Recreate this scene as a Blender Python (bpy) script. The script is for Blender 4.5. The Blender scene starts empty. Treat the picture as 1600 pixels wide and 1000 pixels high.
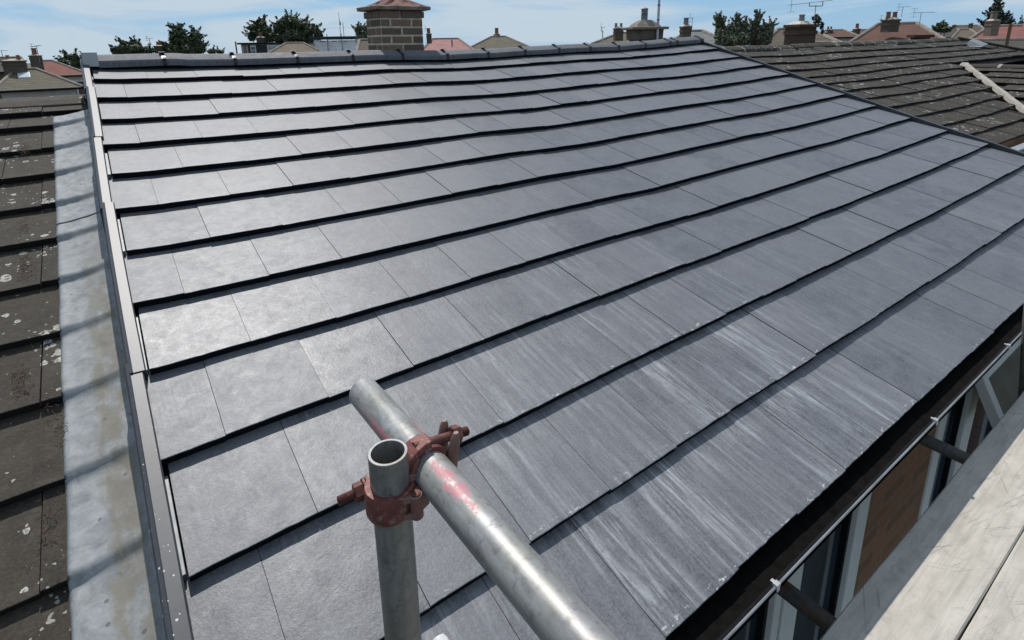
import bpy, math, random
from mathutils import Vector, Matrix, noise
R_ = math.radians
rnd = random.Random(11)
sc = bpy.context.scene

# ------------------------------------------------------------------ camera
FPX, CX, CY = 878.486, 800.0, 300.0            # focal length and principal point in photo pixels
CAM = Vector((0.01402325, -4.81887879, 0.09934969))
MR = Matrix(((0.809042222618725, -0.5875769271851105, -0.014284140151127889),
             (-0.16194407448291226, -0.19948883405084403, -0.9664255386882674),
             (0.5649998218114998, 0.7841922976724133, -0.2565494913486189)))
cam = bpy.data.cameras.new('camera'); co = bpy.data.objects.new('camera', cam)
sc.collection.objects.link(co); sc.camera = co
cam.sensor_fit = 'HORIZONTAL'; cam.sensor_width = 36
cam.lens = FPX / 1600 * 36
cam.shift_x = 0.0; cam.shift_y = (CY - 500.0) / 1600
cam.clip_start = 0.02; cam.clip_end = 6000
rot = Matrix((MR[0], -MR[1], -MR[2])).transposed()
co.matrix_world = Matrix.Translation(CAM) @ rot.to_4x4()

# ------------------------------------------------------------------ sky, sun, exposure
SUN = Vector((0.20, 1.0, 1.45)).normalized()
el = math.asin(SUN.z); az = math.atan2(SUN.x, SUN.y)
w = bpy.data.worlds.new('World'); sc.world = w; w.use_nodes = True
nt = w.node_tree; nt.nodes.clear()
def N(nt, t, **k):
    n = nt.nodes.new(t)
    for a, b in k.items():
        if a == 'inp':
            for i, v in b.items(): n.inputs[i].default_value = v
        else: setattr(n, a, b)
    return n
sky = N(nt, 'ShaderNodeTexSky', sky_type='NISHITA', sun_disc=False, sun_elevation=el, sun_rotation=az,
        air_density=1.0, dust_density=0.25, ozone_density=2.5, altitude=300)
tc = N(nt, 'ShaderNodeTexCoord')
mp = N(nt, 'ShaderNodeMapping', inp={3: (2.4, 1.6, 14.0), 1: (0.9, 0.4, 0.3), 2: (0.0, 0.02, 0.0)})
nz = N(nt, 'ShaderNodeTexNoise', inp={2: 1.5, 3: 6.0, 4: 0.55, 8: 0.6})
rp = N(nt, 'ShaderNodeValToRGB'); rp.color_ramp.elements[0].position = 0.39; rp.color_ramp.elements[1].position = 0.56
rp.color_ramp.elements[0].color = (0.0, 0.0, 0.0, 1); rp.color_ramp.elements[1].color = (0.95, 0.95, 0.95, 1)
hs = N(nt, 'ShaderNodeMixRGB', inp={2: (2.15, 4.0, 6.1, 1)})       # thin high air: bluer down to the roofs
mx = N(nt, 'ShaderNodeMixRGB', inp={2: (4.6, 5.5, 6.3, 1)})
bg = N(nt, 'ShaderNodeBackground', inp={1: 0.10}); out = N(nt, 'ShaderNodeOutputWorld')
L = nt.links.new
L(tc.outputs['Generated'], mp.inputs[0]); L(mp.outputs[0], nz.inputs[0]); L(nz.outputs['Fac'], rp.inputs[0])
sxyz = N(nt, 'ShaderNodeSeparateXYZ'); L(tc.outputs['Generated'], sxyz.inputs[0])
er = N(nt, 'ShaderNodeValToRGB'); L(sxyz.outputs[2], er.inputs[0]); er.color_ramp.elements[0].position = 0.08; er.color_ramp.elements[0].color = (0.85, 0.85, 0.85, 1)
er.color_ramp.elements[1].position = 0.40; er.color_ramp.elements[1].color = (0, 0, 0, 1); L(er.outputs[0], hs.inputs[0])
L(sky.outputs[0], hs.inputs[1]); L(hs.outputs[0], mx.inputs[1]); L(rp.outputs[0], mx.inputs[0]); L(mx.outputs[0], bg.inputs[0]); L(bg.outputs[0], out.inputs[0])
sd = bpy.data.lights.new('sun', 'SUN'); sd.energy = 3.4; sd.angle = R_(0.6); sd.color = (1.0, 0.965, 0.92)
so = bpy.data.objects.new('sun', sd); sc.collection.objects.link(so)
so.rotation_euler = SUN.to_track_quat('Z', 'Y').to_euler()
sc.view_settings.view_transform = 'Standard'; sc.view_settings.look = 'None'
sc.view_settings.exposure = 0.22; sc.view_settings.gamma = 1.0

# ------------------------------------------------------------------ helpers
def W(x, y, d):                                  # point seen at photo pixel (x, y) at camera depth d
    return CAM + MR.transposed() @ Vector(((x - CX) / FPX, (y - CY) / FPX, 1.0)) * d
def onY(x, y, Y):
    v = MR.transposed() @ Vector(((x - CX) / FPX, (y - CY) / FPX, 1.0)); return CAM + v * ((Y - CAM.y) / v.y)
def link(o): sc.collection.objects.link(o); return o
def smooth(a, b, t):
    t = max(0.0, min(1.0, (t - a) / (b - a))); return t * t * (3 - 2 * t)
def interp(pts, x):
    if x <= pts[0][0]: return pts[0][1]
    for (a, b), (c, d) in zip(pts, pts[1:]):
        if x <= c:
            t = (x - a) / (c - a); t = t * t * (3 - 2 * t) * 0.5 + t * 0.5
            return b + (d - b) * t
    return pts[-1][1]

class MB:
    def __init__(s): s.v = []; s.f = []; s.uv = []; s.col = []; s.c = (0.5, 0.5, 0.5, 1); s.has_uv = False
    def face(s, pts, uv=None):
        i = len(s.v); s.v += [Vector(p) for p in pts]; s.f.append(list(range(i, i + len(pts))))
        if uv: s.has_uv = True
        s.uv.append(uv or [(0, 0)] * len(pts)); s.col.append(s.c)
    def mesh(s, verts, faces):
        i = len(s.v); s.v += [Vector(p) for p in verts]
        for f in faces: s.f.append([i + k for k in f]); s.uv.append([(0, 0)] * len(f)); s.col.append(s.c)
    def hexa(s, p):                              # p: 4 bottom then 4 top, both counter-clockwise seen from above
        s.mesh(p, [(3, 2, 1, 0), (4, 5, 6, 7), (0, 1, 5, 4), (1, 2, 6, 5), (2, 3, 7, 6), (3, 0, 4, 7)])
    def box(s, c, d, rz=0.0, M=None):
        hx, hy, hz = d[0] / 2, d[1] / 2, d[2] / 2
        m = M if M else Matrix.Rotation(rz, 3, 'Z')
        s.hexa([Vector(c) + m @ Vector(q) for q in ((-hx, -hy, -hz), (hx, -hy, -hz), (hx, hy, -hz), (-hx, hy, -hz), (-hx, -hy, hz), (hx, -hy, hz), (hx, hy, hz), (-hx, hy, hz))])
    def loft(s, rings, closed=True, caps=True):
        n = len(rings[0]); i = len(s.v)
        for r in rings: s.v += [Vector(p) for p in r]
        for a in range(len(rings) - 1):
            for b in range(n if closed else n - 1):
                c = (b + 1) % n
                s.f.append([i + a * n + b, i + a * n + c, i + (a + 1) * n + c, i + (a + 1) * n + b]); s.uv.append([(0, 0)] * 4); s.col.append(s.c)
        if caps and closed:
            s.f.append([i + k for k in range(n)][::-1]); s.uv.append([(0, 0)] * n); s.col.append(s.c)
            s.f.append([i + (len(rings) - 1) * n + k for k in range(n)]); s.uv.append([(0, 0)] * n); s.col.append(s.c)
    def rev(s, p, axis, prof, seg=32, caps=True):   # prof: (distance along axis, radius)
        a = Vector(axis).normalized(); t = a.orthogonal().normalized(); b = a.cross(t)
        s.loft([[Vector(p) + a * h + (t * math.cos(k * math.tau / seg) + b * math.sin(k * math.tau / seg)) * r for k in range(seg)] for h, r in prof], caps=caps)
    def tube(s, p, q, r, seg=16, caps=True):
        p, q = Vector(p), Vector(q); s.rev(p, q - p, [(0, r), ((q - p).length, r)], seg, caps)
    def pipe(s, p, q, r, ri, seg=40):            # hollow tube
        p, q = Vector(p), Vector(q); l = (q - p).length
        s.rev(p, q - p, [(0, ri), (0, r - .0006), (.0006, r), (l - .0006, r), (l, r - .0006), (l, ri), (l - .25, ri)], seg, False)
    def build(s, name, mat, parent=None, sm=False, bevel=0, base=None, tags=None):
        B = Vector(base) if base is not None else (Vector(parent['_b']) if parent is not None and '_b' in parent else Vector((0, 0, 0)))
        me = bpy.data.meshes.new(name); me.from_pydata([v - B for v in s.v], [], s.f)
        ul = me.uv_layers.new(name='UVMap'); k = 0
        dat = []
        for u in s.uv:
            for q in u: dat += [q[0], q[1]]
        ul.data.foreach_set('uv', dat)
        ca = me.attributes.new('tone', 'FLOAT_COLOR', 'FACE'); dat = []
        for c in s.col: dat += list(c)
        ca.data.foreach_set('color', dat)
        if sm: me.polygons.foreach_set('use_smooth', [True] * len(me.polygons))
        me.materials.append(mat); me.update()
        o = link(bpy.data.objects.new(name, me))
        if parent is not None: o.parent = parent; o['_b'] = list(B)
        else: o.location = B; o['_b'] = list(B)
        if bevel:
            m = o.modifiers.new('bevel', 'BEVEL'); m.width = bevel; m.segments = 2; m.limit_method = 'ANGLE'; m.angle_limit = R_(35)
        if sm:
            m = o.modifiers.new('es', 'EDGE_SPLIT'); m.split_angle = R_(38)
        if tags: tag(o, **tags)
        return o
def tag(o, label=None, cat=None, group=None, kind=None):
    if label: o['label'] = label
    if cat: o['category'] = cat
    if group: o['group'] = group
    if kind: o['kind'] = kind
    return o
def thing(name, base, label, cat, group=None):
    o = link(bpy.data.objects.new(name, None)); o.location = base; o['_b'] = list(base); o.empty_display_size = 0.2
    return tag(o, label, cat, group)

# ------------------------------------------------------------------ materials
def mat_base(name, rough=0.6, metal=0.0, spec=0.5):
    m = bpy.data.materials.new(name); m.use_nodes = True; nt = m.node_tree
    b = nt.nodes['Principled BSDF']; b.inputs['Roughness'].default_value = rough; b.inputs['Metallic'].default_value = metal
    b.inputs['Specular IOR Level'].default_value = spec
    return m, nt, b
def ramp(nt, stops, src):
    r = N(nt, 'ShaderNodeValToRGB'); e = r.color_ramp.elements
    while len(e) < len(stops): e.new(0.5)
    for k, (p, c) in enumerate(stops):
        e[k].position = p; e[k].color = (c, c, c, 1) if isinstance(c, (int, float)) else (*c, 1)
    nt.links.new(src, r.inputs[0]); return r.outputs[0]
def noi(nt, vec, scale, detail=4, rough=0.55, dist=0.0):
    n = N(nt, 'ShaderNodeTexNoise', inp={2: scale, 3: detail, 4: rough, 8: dist}); nt.links.new(vec, n.inputs[0]); return n.outputs['Fac']
def mapn(nt, vec, s=(1, 1, 1), l=(0, 0, 0), r=(0, 0, 0)):
    m = N(nt, 'ShaderNodeMapping', inp={1: l, 2: r, 3: s}); nt.links.new(vec, m.inputs[0]); return m.outputs[0]
def mix(nt, f, a, b, mode='MIX'):
    m = N(nt, 'ShaderNodeMixRGB', blend_type=mode)
    for i, v in ((0, f), (1, a), (2, b)):
        if isinstance(v, (int, float)): m.inputs[i].default_value = v if i == 0 else (v, v, v, 1)
        elif isinstance(v, tuple): m.inputs[i].default_value = (*v, 1)
        else: nt.links.new(v, m.inputs[i])
    return m.outputs[0]
def mth(nt, op, a, b=0.0, clamp=False):
    m = N(nt, 'ShaderNodeMath', operation=op, use_clamp=clamp)
    for i, v in ((0, a), (1, b)):
        if isinstance(v, (int, float)): m.inputs[i].default_value = v
        else: nt.links.new(v, m.inputs[i])
    return m.outputs[0]
def bump(nt, b, h, strength=0.3, dist=0.002):
    n = N(nt, 'ShaderNodeBump', inp={0: strength, 1: dist}); nt.links.new(h, n.inputs['Height']); nt.links.new(n.outputs[0], b.inputs['Normal'])
def plain(name, col, rough=0.6, metal=0.0, var=0.15, scale=6.0, bmp=0.0, spec=0.5, bd=0.002):
    m, nt, b = mat_base(name, rough, metal, spec)
    tcn = N(nt, 'ShaderNodeTexCoord'); f = noi(nt, tcn.outputs['Object'], scale, 5)
    f2 = ramp(nt, [(0.3, 0.0), (0.7, 1.0)], f)
    c = mix(nt, f2, tuple(k * (1 - var) for k in col), tuple(k * (1 + var) for k in col))
    nt.links.new(c, b.inputs['Base Color'])
    if bmp: bump(nt, b, noi(nt, tcn.outputs['Object'], scale * 8, 4), bmp, bd)
    return m

def slate_mat(name='new_concrete_tile', k=1.0, ro=0.0):
    m, nt, b = mat_base(name, 0.5, 0, 0.5); lk = nt.links.new
    uv = N(nt, 'ShaderNodeUVMap', uv_map='UVMap').outputs[0]
    at = N(nt, 'ShaderNodeAttribute', attribute_name='tone'); sp = N(nt, 'ShaderNodeSeparateColor'); lk(at.outputs['Color'], sp.inputs[0])
    tone, streak, seed = sp.outputs[0], sp.outputs[1], sp.outputs[2]
    loc = N(nt, 'ShaderNodeUVMap', uv_map='Local').outputs[0]
    lx = N(nt, 'ShaderNodeSeparateXYZ'); lk(loc, lx.inputs[0])
    off = N(nt, 'ShaderNodeCombineXYZ'); lk(mth(nt, 'MULTIPLY', seed, 37.0), off.inputs[2])
    va = N(nt, 'ShaderNodeVectorMath', operation='ADD'); lk(uv, va.inputs[0]); lk(off.outputs[0], va.inputs[1])
    p = va.outputs[0]; pr = mapn(nt, p, r=(0.5, 0.4, 0.7))
    base = mix(nt, tone, tuple(k * q for q in (0.050, 0.051, 0.060)), tuple(k * q for q in (0.092, 0.093, 0.105)))
    mot = ramp(nt, [(0.35, 0.0), (0.65, 1.0)], noi(nt, pr, 19, 8, 0.75, 0.5))
    mo2 = ramp(nt, [(0.40, 0.0), (0.60, 1.0)], noi(nt, mapn(nt, p, (1, 1, 1), (5, 5, 0)), 7, 7, 0.65, 0.8)); base = mix(nt, mth(nt, 'MULTIPLY', mo2, 0.55), base, tuple(k * q for q in (0.128, 0.131, 0.141)))
    base = mix(nt, mth(nt, 'MULTIPLY', mot, 0.55), base, tuple(k * q for q in (0.126, 0.128, 0.137)))
    fine = ramp(nt, [(0.42, 0.0), (0.62, 1.0)], noi(nt, pr, 150, 4, 0.7))
    base = mix(nt, mth(nt, 'MULTIPLY', fine, 0.42), base, (0.19, 0.20, 0.22))
    # lime bloom washed down the slope in streaks
    s1 = ramp(nt, [(0.46, 0.0), (0.64, 1.0)], noi(nt, mapn(nt, p, (27, 1.9, 1), r=(0, 0, 0.03)), 1.6, 7, 0.68, 0.6))
    s2 = ramp(nt, [(0.50, 0.0), (0.62, 1.0)], noi(nt, mapn(nt, p, (52, 5.0, 1), (3, 1, 0), r=(0, 0, -0.03)), 1.3, 6, 0.72, 0.9))
    s3 = ramp(nt, [(0.42, 0.0), (0.7, 1.0)], noi(nt, mapn(nt, p, (5, 1.2, 1), (7, 2, 0)), 1.2, 3, 0.5))
    st = mth(nt, 'MULTIPLY', mth(nt, 'MAXIMUM', s1, mth(nt, 'MULTIPLY', s2, 0.5)), mth(nt, 'ADD', mth(nt, 'MULTIPLY', s3, 0.7), 0.3))
    st = mth(nt, 'MULTIPLY', st, ramp(nt, [(0.30, 0.45), (0.52, 1.0)], noi(nt, pr, 45, 5, 0.75)))
    fall = ramp(nt, [(0.0, 0.4), (0.12, 1.0), (0.28, 1.0), (0.55, 0.7), (1.0, 0.7)], lx.outputs[1])
    st = mth(nt, 'MULTIPLY', mth(nt, 'MULTIPLY', st, fall), streak, True)
    base = mix(nt, mth(nt, 'MULTIPLY', st, 0.98, True), base, (0.40, 0.41, 0.425))
    # chips of lime along the nose
    ed = ramp(nt, [(0.93, 0.0), (0.975, 1.0)], lx.outputs[1])
    cn = ramp(nt, [(0.60, 0.0), (0.64, 1.0)], noi(nt, mapn(nt, p, (1, 2.6, 1)), 34, 4, 0.65))
    ch = mth(nt, 'MULTIPLY', mth(nt, 'MULTIPLY', ed, cn), mth(nt, 'ADD', streak, 0.10), True)
    base = mix(nt, mth(nt, 'MULTIPLY', ch, 0.75), base, (0.62, 0.62, 0.60))
    # odd specks
    vo = N(nt, 'ShaderNodeTexVoronoi', inp={'Scale': 26.0}); lk(p, vo.inputs[0])
    spk = mth(nt, 'LESS_THAN', vo.outputs['Distance'], 0.045)
    sc2 = N(nt, 'ShaderNodeSeparateColor'); lk(vo.outputs['Color'], sc2.inputs[0])
    spk = mth(nt, 'MULTIPLY', spk, mth(nt, 'GREATER_THAN', sc2.outputs[0], 0.93))
    base = mix(nt, spk, base, mix(nt, mth(nt, 'GREATER_THAN', sc2.outputs[1], 0.35), (0.02, 0.02, 0.022), (0.5, 0.5, 0.48)))
    # dark sawn nose, with the shade under the tile edge painted in near black
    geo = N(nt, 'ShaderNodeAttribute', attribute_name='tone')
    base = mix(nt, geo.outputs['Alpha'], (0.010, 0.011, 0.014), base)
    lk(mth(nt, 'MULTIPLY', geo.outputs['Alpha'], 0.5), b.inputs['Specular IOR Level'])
    lk(base, b.inputs['Base Color'])
    rg = mth(nt, 'ADD', mth(nt, 'ADD', mth(nt, 'MULTIPLY', mot, -0.09), mth(nt, 'MULTIPLY', tone, 0.05)), 0.49 + ro); lk(mth(nt, 'ADD', rg, mth(nt, 'MULTIPLY', st, 0.12)), b.inputs['Roughness'])
    h = mth(nt, 'ADD', mth(nt, 'ADD', noi(nt, pr, 47, 8, 0.72, 0.4), mth(nt, 'MULTIPLY', noi(nt, mapn(nt, pr, l=(3, 3, 0)), 130, 4, 0.7), 0.7)), mth(nt, 'MULTIPLY', noi(nt, pr, 420, 2, 0.5), 0.4))
    bump(nt, b, h, 0.5, 0.0014)
    return m
M_SLATE = slate_mat(); M_RIDGE = slate_mat('new_ridge_tile', 0.80, 0.28)

def old_tile_mat(name, c0, c1, lichen=1.0, spots=14.0):
    m, nt, b = mat_base(name, 0.85, 0, 0.3); lk = nt.links.new
    uv = N(nt, 'ShaderNodeUVMap', uv_map='UVMap').outputs[0]
    at = N(nt, 'ShaderNodeAttribute', attribute_name='tone'); sp = N(nt, 'ShaderNodeSeparateColor'); lk(at.outputs['Color'], sp.inputs[0])
    base = mix(nt, ramp(nt, [(0.3, 0.0), (0.7, 1.0)], noi(nt, uv, 9, 6, 0.65)), c0, c1)
    base = mix(nt, mth(nt, 'MULTIPLY', sp.outputs[0], 0.35), base, tuple(k * 0.5 for k in c0))
    fine = ramp(nt, [(0.40, 0.0), (0.75, 1.0)], noi(nt, uv, 120, 4, 0.7))
    base = mix(nt, mth(nt, 'MULTIPLY', fine, 0.35), base, tuple(min(1, k * 2.3) for k in c1))
    wv = N(nt, 'ShaderNodeVectorMath', operation='ADD'); lk(uv, wv.inputs[0])
    wn = N(nt, 'ShaderNodeTexNoise', inp={2: 60.0, 3: 2.0}); lk(uv, wn.inputs[0])
    wm = N(nt, 'ShaderNodeVectorMath', operation='SCALE', inp={3: 0.018}); lk(wn.outputs['Color'], wm.inputs[0]); lk(wm.outputs[0], wv.inputs[1])
    vo = N(nt, 'ShaderNodeTexVoronoi', inp={'Scale': spots}); lk(wv.outputs[0], vo.inputs[0])
    s2 = N(nt, 'ShaderNodeSeparateColor'); lk(vo.outputs['Color'], s2.inputs[0])
    clus = ramp(nt, [(0.45, 0.0), (0.68, 1.0)], noi(nt, uv, 2.6, 2, 0.5))
    rad = mth(nt, 'MULTIPLY', mth(nt, 'SUBTRACT', s2.outputs[0], mth(nt, 'SUBTRACT', 0.84, mth(nt, 'MULTIPLY', clus, 0.30))), 1.35 * lichen)
    spot = mth(nt, 'LESS_THAN', vo.outputs['Distance'], rad)
    ring = mth(nt, 'LESS_THAN', vo.outputs['Distance'], mth(nt, 'MULTIPLY', rad, 0.55))
    lc = mix(nt, ring, (0.50, 0.48, 0.44), (0.26, 0.25, 0.225))
    base = mix(nt, mth(nt, 'MULTIPLY', spot, ramp(nt, [(0.3, 0.25), (0.6, 1.0)], noi(nt, uv, 90, 2))), base, lc)
    v3 = N(nt, 'ShaderNodeTexVoronoi', inp={'Scale': spots * 2.6}); lk(wv.outputs[0], v3.inputs[0]); s3 = N(nt, 'ShaderNodeSeparateColor'); lk(v3.outputs['Color'], s3.inputs[0])
    sm_ = mth(nt, 'LESS_THAN', v3.outputs['Distance'], mth(nt, 'MULTIPLY', mth(nt, 'SUBTRACT', s3.outputs[0], mth(nt, 'SUBTRACT', 0.90, mth(nt, 'MULTIPLY', clus, 0.22))), 2.2)); base = mix(nt, mth(nt, 'MULTIPLY', sm_, 0.85), base, (0.36, 0.35, 0.31))
    dk_ = ramp(nt, [(0.5, 0.0), (0.75, 1.0)], noi(nt, mapn(nt, uv, l=(9, 2, 0)), 28, 6, 0.75)); base = mix(nt, mth(nt, 'MULTIPLY', dk_, 0.5), base, tuple(q * 2.0 for q in c1))
    moss = ramp(nt, [(0.64, 0.0), (0.72, 1.0)], noi(nt, mapn(nt, uv, l=(4, 4, 0)), 5, 6, 0.7))
    base = mix(nt, mth(nt, 'MULTIPLY', moss, 0.7), base, (0.10, 0.055, 0.03))
    base = mix(nt, at.outputs['Alpha'], (0.012, 0.012, 0.011), base)  # near-black noses: the shadow under each tile edge put into the colour
    lk(base, b.inputs['Base Color'])
    bump(nt, b, mth(nt, 'ADD', noi(nt, uv, 90, 6, 0.7), mth(nt, 'MULTIPLY', spot, 0.3)), 0.8, 0.004)
    return m
M_OLD = old_tile_mat('weathered_concrete_tile', (0.025, 0.020, 0.015), (0.055, 0.047, 0.036), 1.1, 26)
M_OLD2 = old_tile_mat('weathered_brown_tile', (0.023, 0.019, 0.014), (0.050, 0.042, 0.032), 1.0, 17)

def lead_mat():
    m, nt, b = mat_base('lead_sheet', 0.62, 0.0, 0.35); lk = nt.links.new
    uv = N(nt, 'ShaderNodeUVMap', uv_map='UVMap').outputs[0]
    n1 = ramp(nt, [(0.36, 0.0), (0.64, 1.0)], noi(nt, uv, 20, 8, 0.72, 0.9))
    base = mix(nt, n1, (0.17, 0.180, 0.185), (0.30, 0.312, 0.318))
    vb = N(nt, 'ShaderNodeTexVoronoi', inp={'Scale': 55.0}); lk(uv, vb.inputs[0]); vc = N(nt, 'ShaderNodeSeparateColor'); lk(vb.outputs['Color'], vc.inputs[0]); blot = ramp(nt, [(0.35, 0.0), (0.75, 1.0)], vc.outputs[0]); base = mix(nt, mth(nt, 'MULTIPLY', blot, 0.3), base, (0.28, 0.29, 0.295))
    sx = N(nt, 'ShaderNodeSeparateXYZ'); lk(uv, sx.inputs[0])
    # tan water stain running down near the verge
    low = ramp(nt, [(0.36, 0.0), (0.50, 1.0)], mth(nt, 'DIVIDE', sx.outputs[1], 5.0))
    wob = mth(nt, 'MULTIPLY', mth(nt, 'SUBTRACT', noi(nt, mapn(nt, uv, (1, .5, 1)), 6, 5, 0.7), 0.5), 0.12)
    cen = mth(nt, 'SUBTRACT', 1.0, mth(nt, 'MULTIPLY', mth(nt, 'ABSOLUTE', mth(nt, 'ADD', mth(nt, 'ADD', sx.outputs[0], wob), 0.115)), 20.0), True)
    tan = ramp(nt, [(0.36, 0.0), (0.52, 1.0)], noi(nt, mapn(nt, uv, (1, 0.5, 1)), 16, 7, 0.75))
    tanm = mth(nt, 'MULTIPLY', mth(nt, 'MULTIPLY', ramp(nt, [(0.0, 0.0), (0.45, 1.0)], cen), low), tan, True)
    base = mix(nt, mth(nt, 'MULTIPLY', tanm, 0.75), base, (0.17, 0.15, 0.11))
    vo = N(nt, 'ShaderNodeTexVoronoi', inp={'Scale': 30.0}); lk(uv, vo.inputs[0]); s2 = N(nt, 'ShaderNodeSeparateColor'); lk(vo.outputs['Color'], s2.inputs[0])
    sp = mth(nt, 'MULTIPLY', mth(nt, 'LESS_THAN', vo.outputs['Distance'], 0.16), mth(nt, 'GREATER_THAN', s2.outputs[0], 0.93))
    base = mix(nt, mth(nt, 'MULTIPLY', sp, 0.7), base, (0.07, 0.075, 0.08))
    lk(base, b.inputs['Base Color'])
    bump(nt, b, noi(nt, uv, 40, 5, 0.6), 0.35, 0.003)
    return m
M_LEAD = lead_mat()

def verge_mat():
    m, nt, b = mat_base('dark_verge_trim', 0.46, 0.0, 0.5); lk = nt.links.new
    tcn = N(nt, 'ShaderNodeTexCoord').outputs['Object']
    base = mix(nt, noi(nt, tcn, 40, 4), (0.028, 0.031, 0.038), (0.055, 0.058, 0.066))
    vo = N(nt, 'ShaderNodeTexVoronoi', inp={'Scale': 120.0}); lk(tcn, vo.inputs[0]); s2 = N(nt, 'ShaderNodeSeparateColor'); lk(vo.outputs['Color'], s2.inputs[0])
    sx = N(nt, 'ShaderNodeSeparateXYZ'); lk(tcn, sx.inputs[0])
    low = ramp(nt, [(0.0, 1.0), (0.25, 0.45), (0.5, 0.12), (1.0, 0.0)], mth(nt, 'DIVIDE', mth(nt, 'ADD', sx.outputs[1], 2.3), 4.0))
    sp = mth(nt, 'LESS_THAN', vo.outputs['Distance'], mth(nt, 'MULTIPLY', mth(nt, 'SUBTRACT', s2.outputs[0], mth(nt, 'SUBTRACT', 1.0, mth(nt, 'MULTIPLY', low, 0.95))), 0.62))
    base = mix(nt, sp, base, mix(nt, mth(nt, 'GREATER_THAN', s2.outputs[1], 0.4), (0.03, 0.03, 0.035), (0.55, 0.56, 0.56)))
    lk(base, b.inputs['Base Color']); bump(nt, b, sp, 0.4, 0.002)
    return m
M_VERGE = verge_mat()

def galv_mat(name, rust=0.0, pink=0.0, dark=1.0, axis='Y'):
    m, nt, b = mat_base(name, 0.5, 0.35, 0.5); lk = nt.links.new
    tcn = N(nt, 'ShaderNodeTexCoord').outputs['Object']
    stretch = {'Y': (1, 0.22, 1), 'Z': (1, 1, 0.22), 'X': (0.22, 1, 1)}[axis]
    cross = {'Y': (0.5, 3, 0.5), 'Z': (0.5, 0.5, 3), 'X': (3, 0.5, 0.5)}[axis]
    n1 = ramp(nt, [(0.3, 0.0), (0.7, 1.0)], noi(nt, mapn(nt, tcn, stretch), 60, 6, 0.65))
    base = mix(nt, n1, tuple(k * dark for k in (0.20, 0.202, 0.20)), tuple(k * dark for k in (0.40, 0.405, 0.40)))
    n2 = ramp(nt, [(0.52, 0.0), (0.66, 1.0)], noi(nt, mapn(nt, tcn, (1.2, 1.2, 1.2)), 60, 6, 0.75))
    base = mix(nt, mth(nt, 'MULTIPLY', n2, 0.6), base, tuple(k * dark for k in (0.11, 0.112, 0.108)))
    bl = ramp(nt, [(0.45, 0.0), (0.6, 1.0)], noi(nt, tcn, 22, 4, 0.6)); base = mix(nt, mth(nt, 'MULTIPLY', bl, 0.35), base, tuple(k * dark for k in (0.30, 0.29, 0.23)))
    pk = None
    if rust:
        r = ramp(nt, [(0.45, 0.0), (0.60, 1.0)], noi(nt, tcn, 9, 6, 0.7)); base = mix(nt, mth(nt, 'MULTIPLY', r, rust), base, (0.12, 0.055, 0.025))
    if pink:
        # remnants of a pink-red paint mark on the tube, near the coupler and on the far side of it
        sx = N(nt, 'ShaderNodeSeparateXYZ'); lk(tcn, sx.inputs[0])
        yy = sx.outputs[1]; xx = sx.outputs[0]; zz = sx.outputs[2]
        def blob(y0, hy, a0, ha):                # band along the tube (y) and around it (angle)
            ang = mth(nt, 'ARCTAN2', xx, zz)
            fy = mth(nt, 'SUBTRACT', 1.0, mth(nt, 'DIVIDE', mth(nt, 'ABSOLUTE', mth(nt, 'SUBTRACT', yy, y0)), hy), True)
            fa = mth(nt, 'SUBTRACT', 1.0, mth(nt, 'DIVIDE', mth(nt, 'ABSOLUTE', mth(nt, 'SUBTRACT', ang, a0)), ha), True)
            return mth(nt, 'MULTIPLY', fy, fa)
        bb = mth(nt, 'MAXIMUM', mth(nt, 'MAXIMUM', blob(-0.175, 0.105, -0.10, 0.62), blob(-0.01, 0.12, -1.35, 0.7)), blob(-0.06, 0.10, 0.75, 0.4))
        nn = noi(nt, mapn(nt, tcn, (1, 0.7, 1)), 70, 8, 0.85)
        pk = ramp(nt, [(0.40, 0.0), (0.43, 1.0)], mth(nt, 'MULTIPLY', mth(nt, 'POWER', bb, 0.3), nn))
        base = mix(nt, mth(nt, 'MULTIPLY', pk, 0.85), base, (0.46, 0.17, 0.19))
        lk(mth(nt, 'MULTIPLY', mth(nt, 'SUBTRACT', 1.0, pk), 0.40), b.inputs['Metallic'])
    lk(base, b.inputs['Base Color'])
    lk(mth(nt, 'ADD', mth(nt, 'MULTIPLY', n1, 0.16), 0.42), b.inputs['Roughness'])
    bump(nt, b, noi(nt, tcn, 90, 5, 0.65), 0.2, 0.001)
    return m
M_GALV_V = galv_mat('galvanised_standard', 0.25, 0, 0.75, 'Z')
M_GALV_Y = galv_mat('galvanised_tube_with_paint', 0.1, 1.0, 1.0, 'Y')
M_GALV_D = galv_mat('rusty_scaffold_tube', 0.85, 0, 0.30, 'Y')
M_GALV_S = galv_mat('steel_standard', 0.3, 0, 0.5, 'Z')

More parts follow.
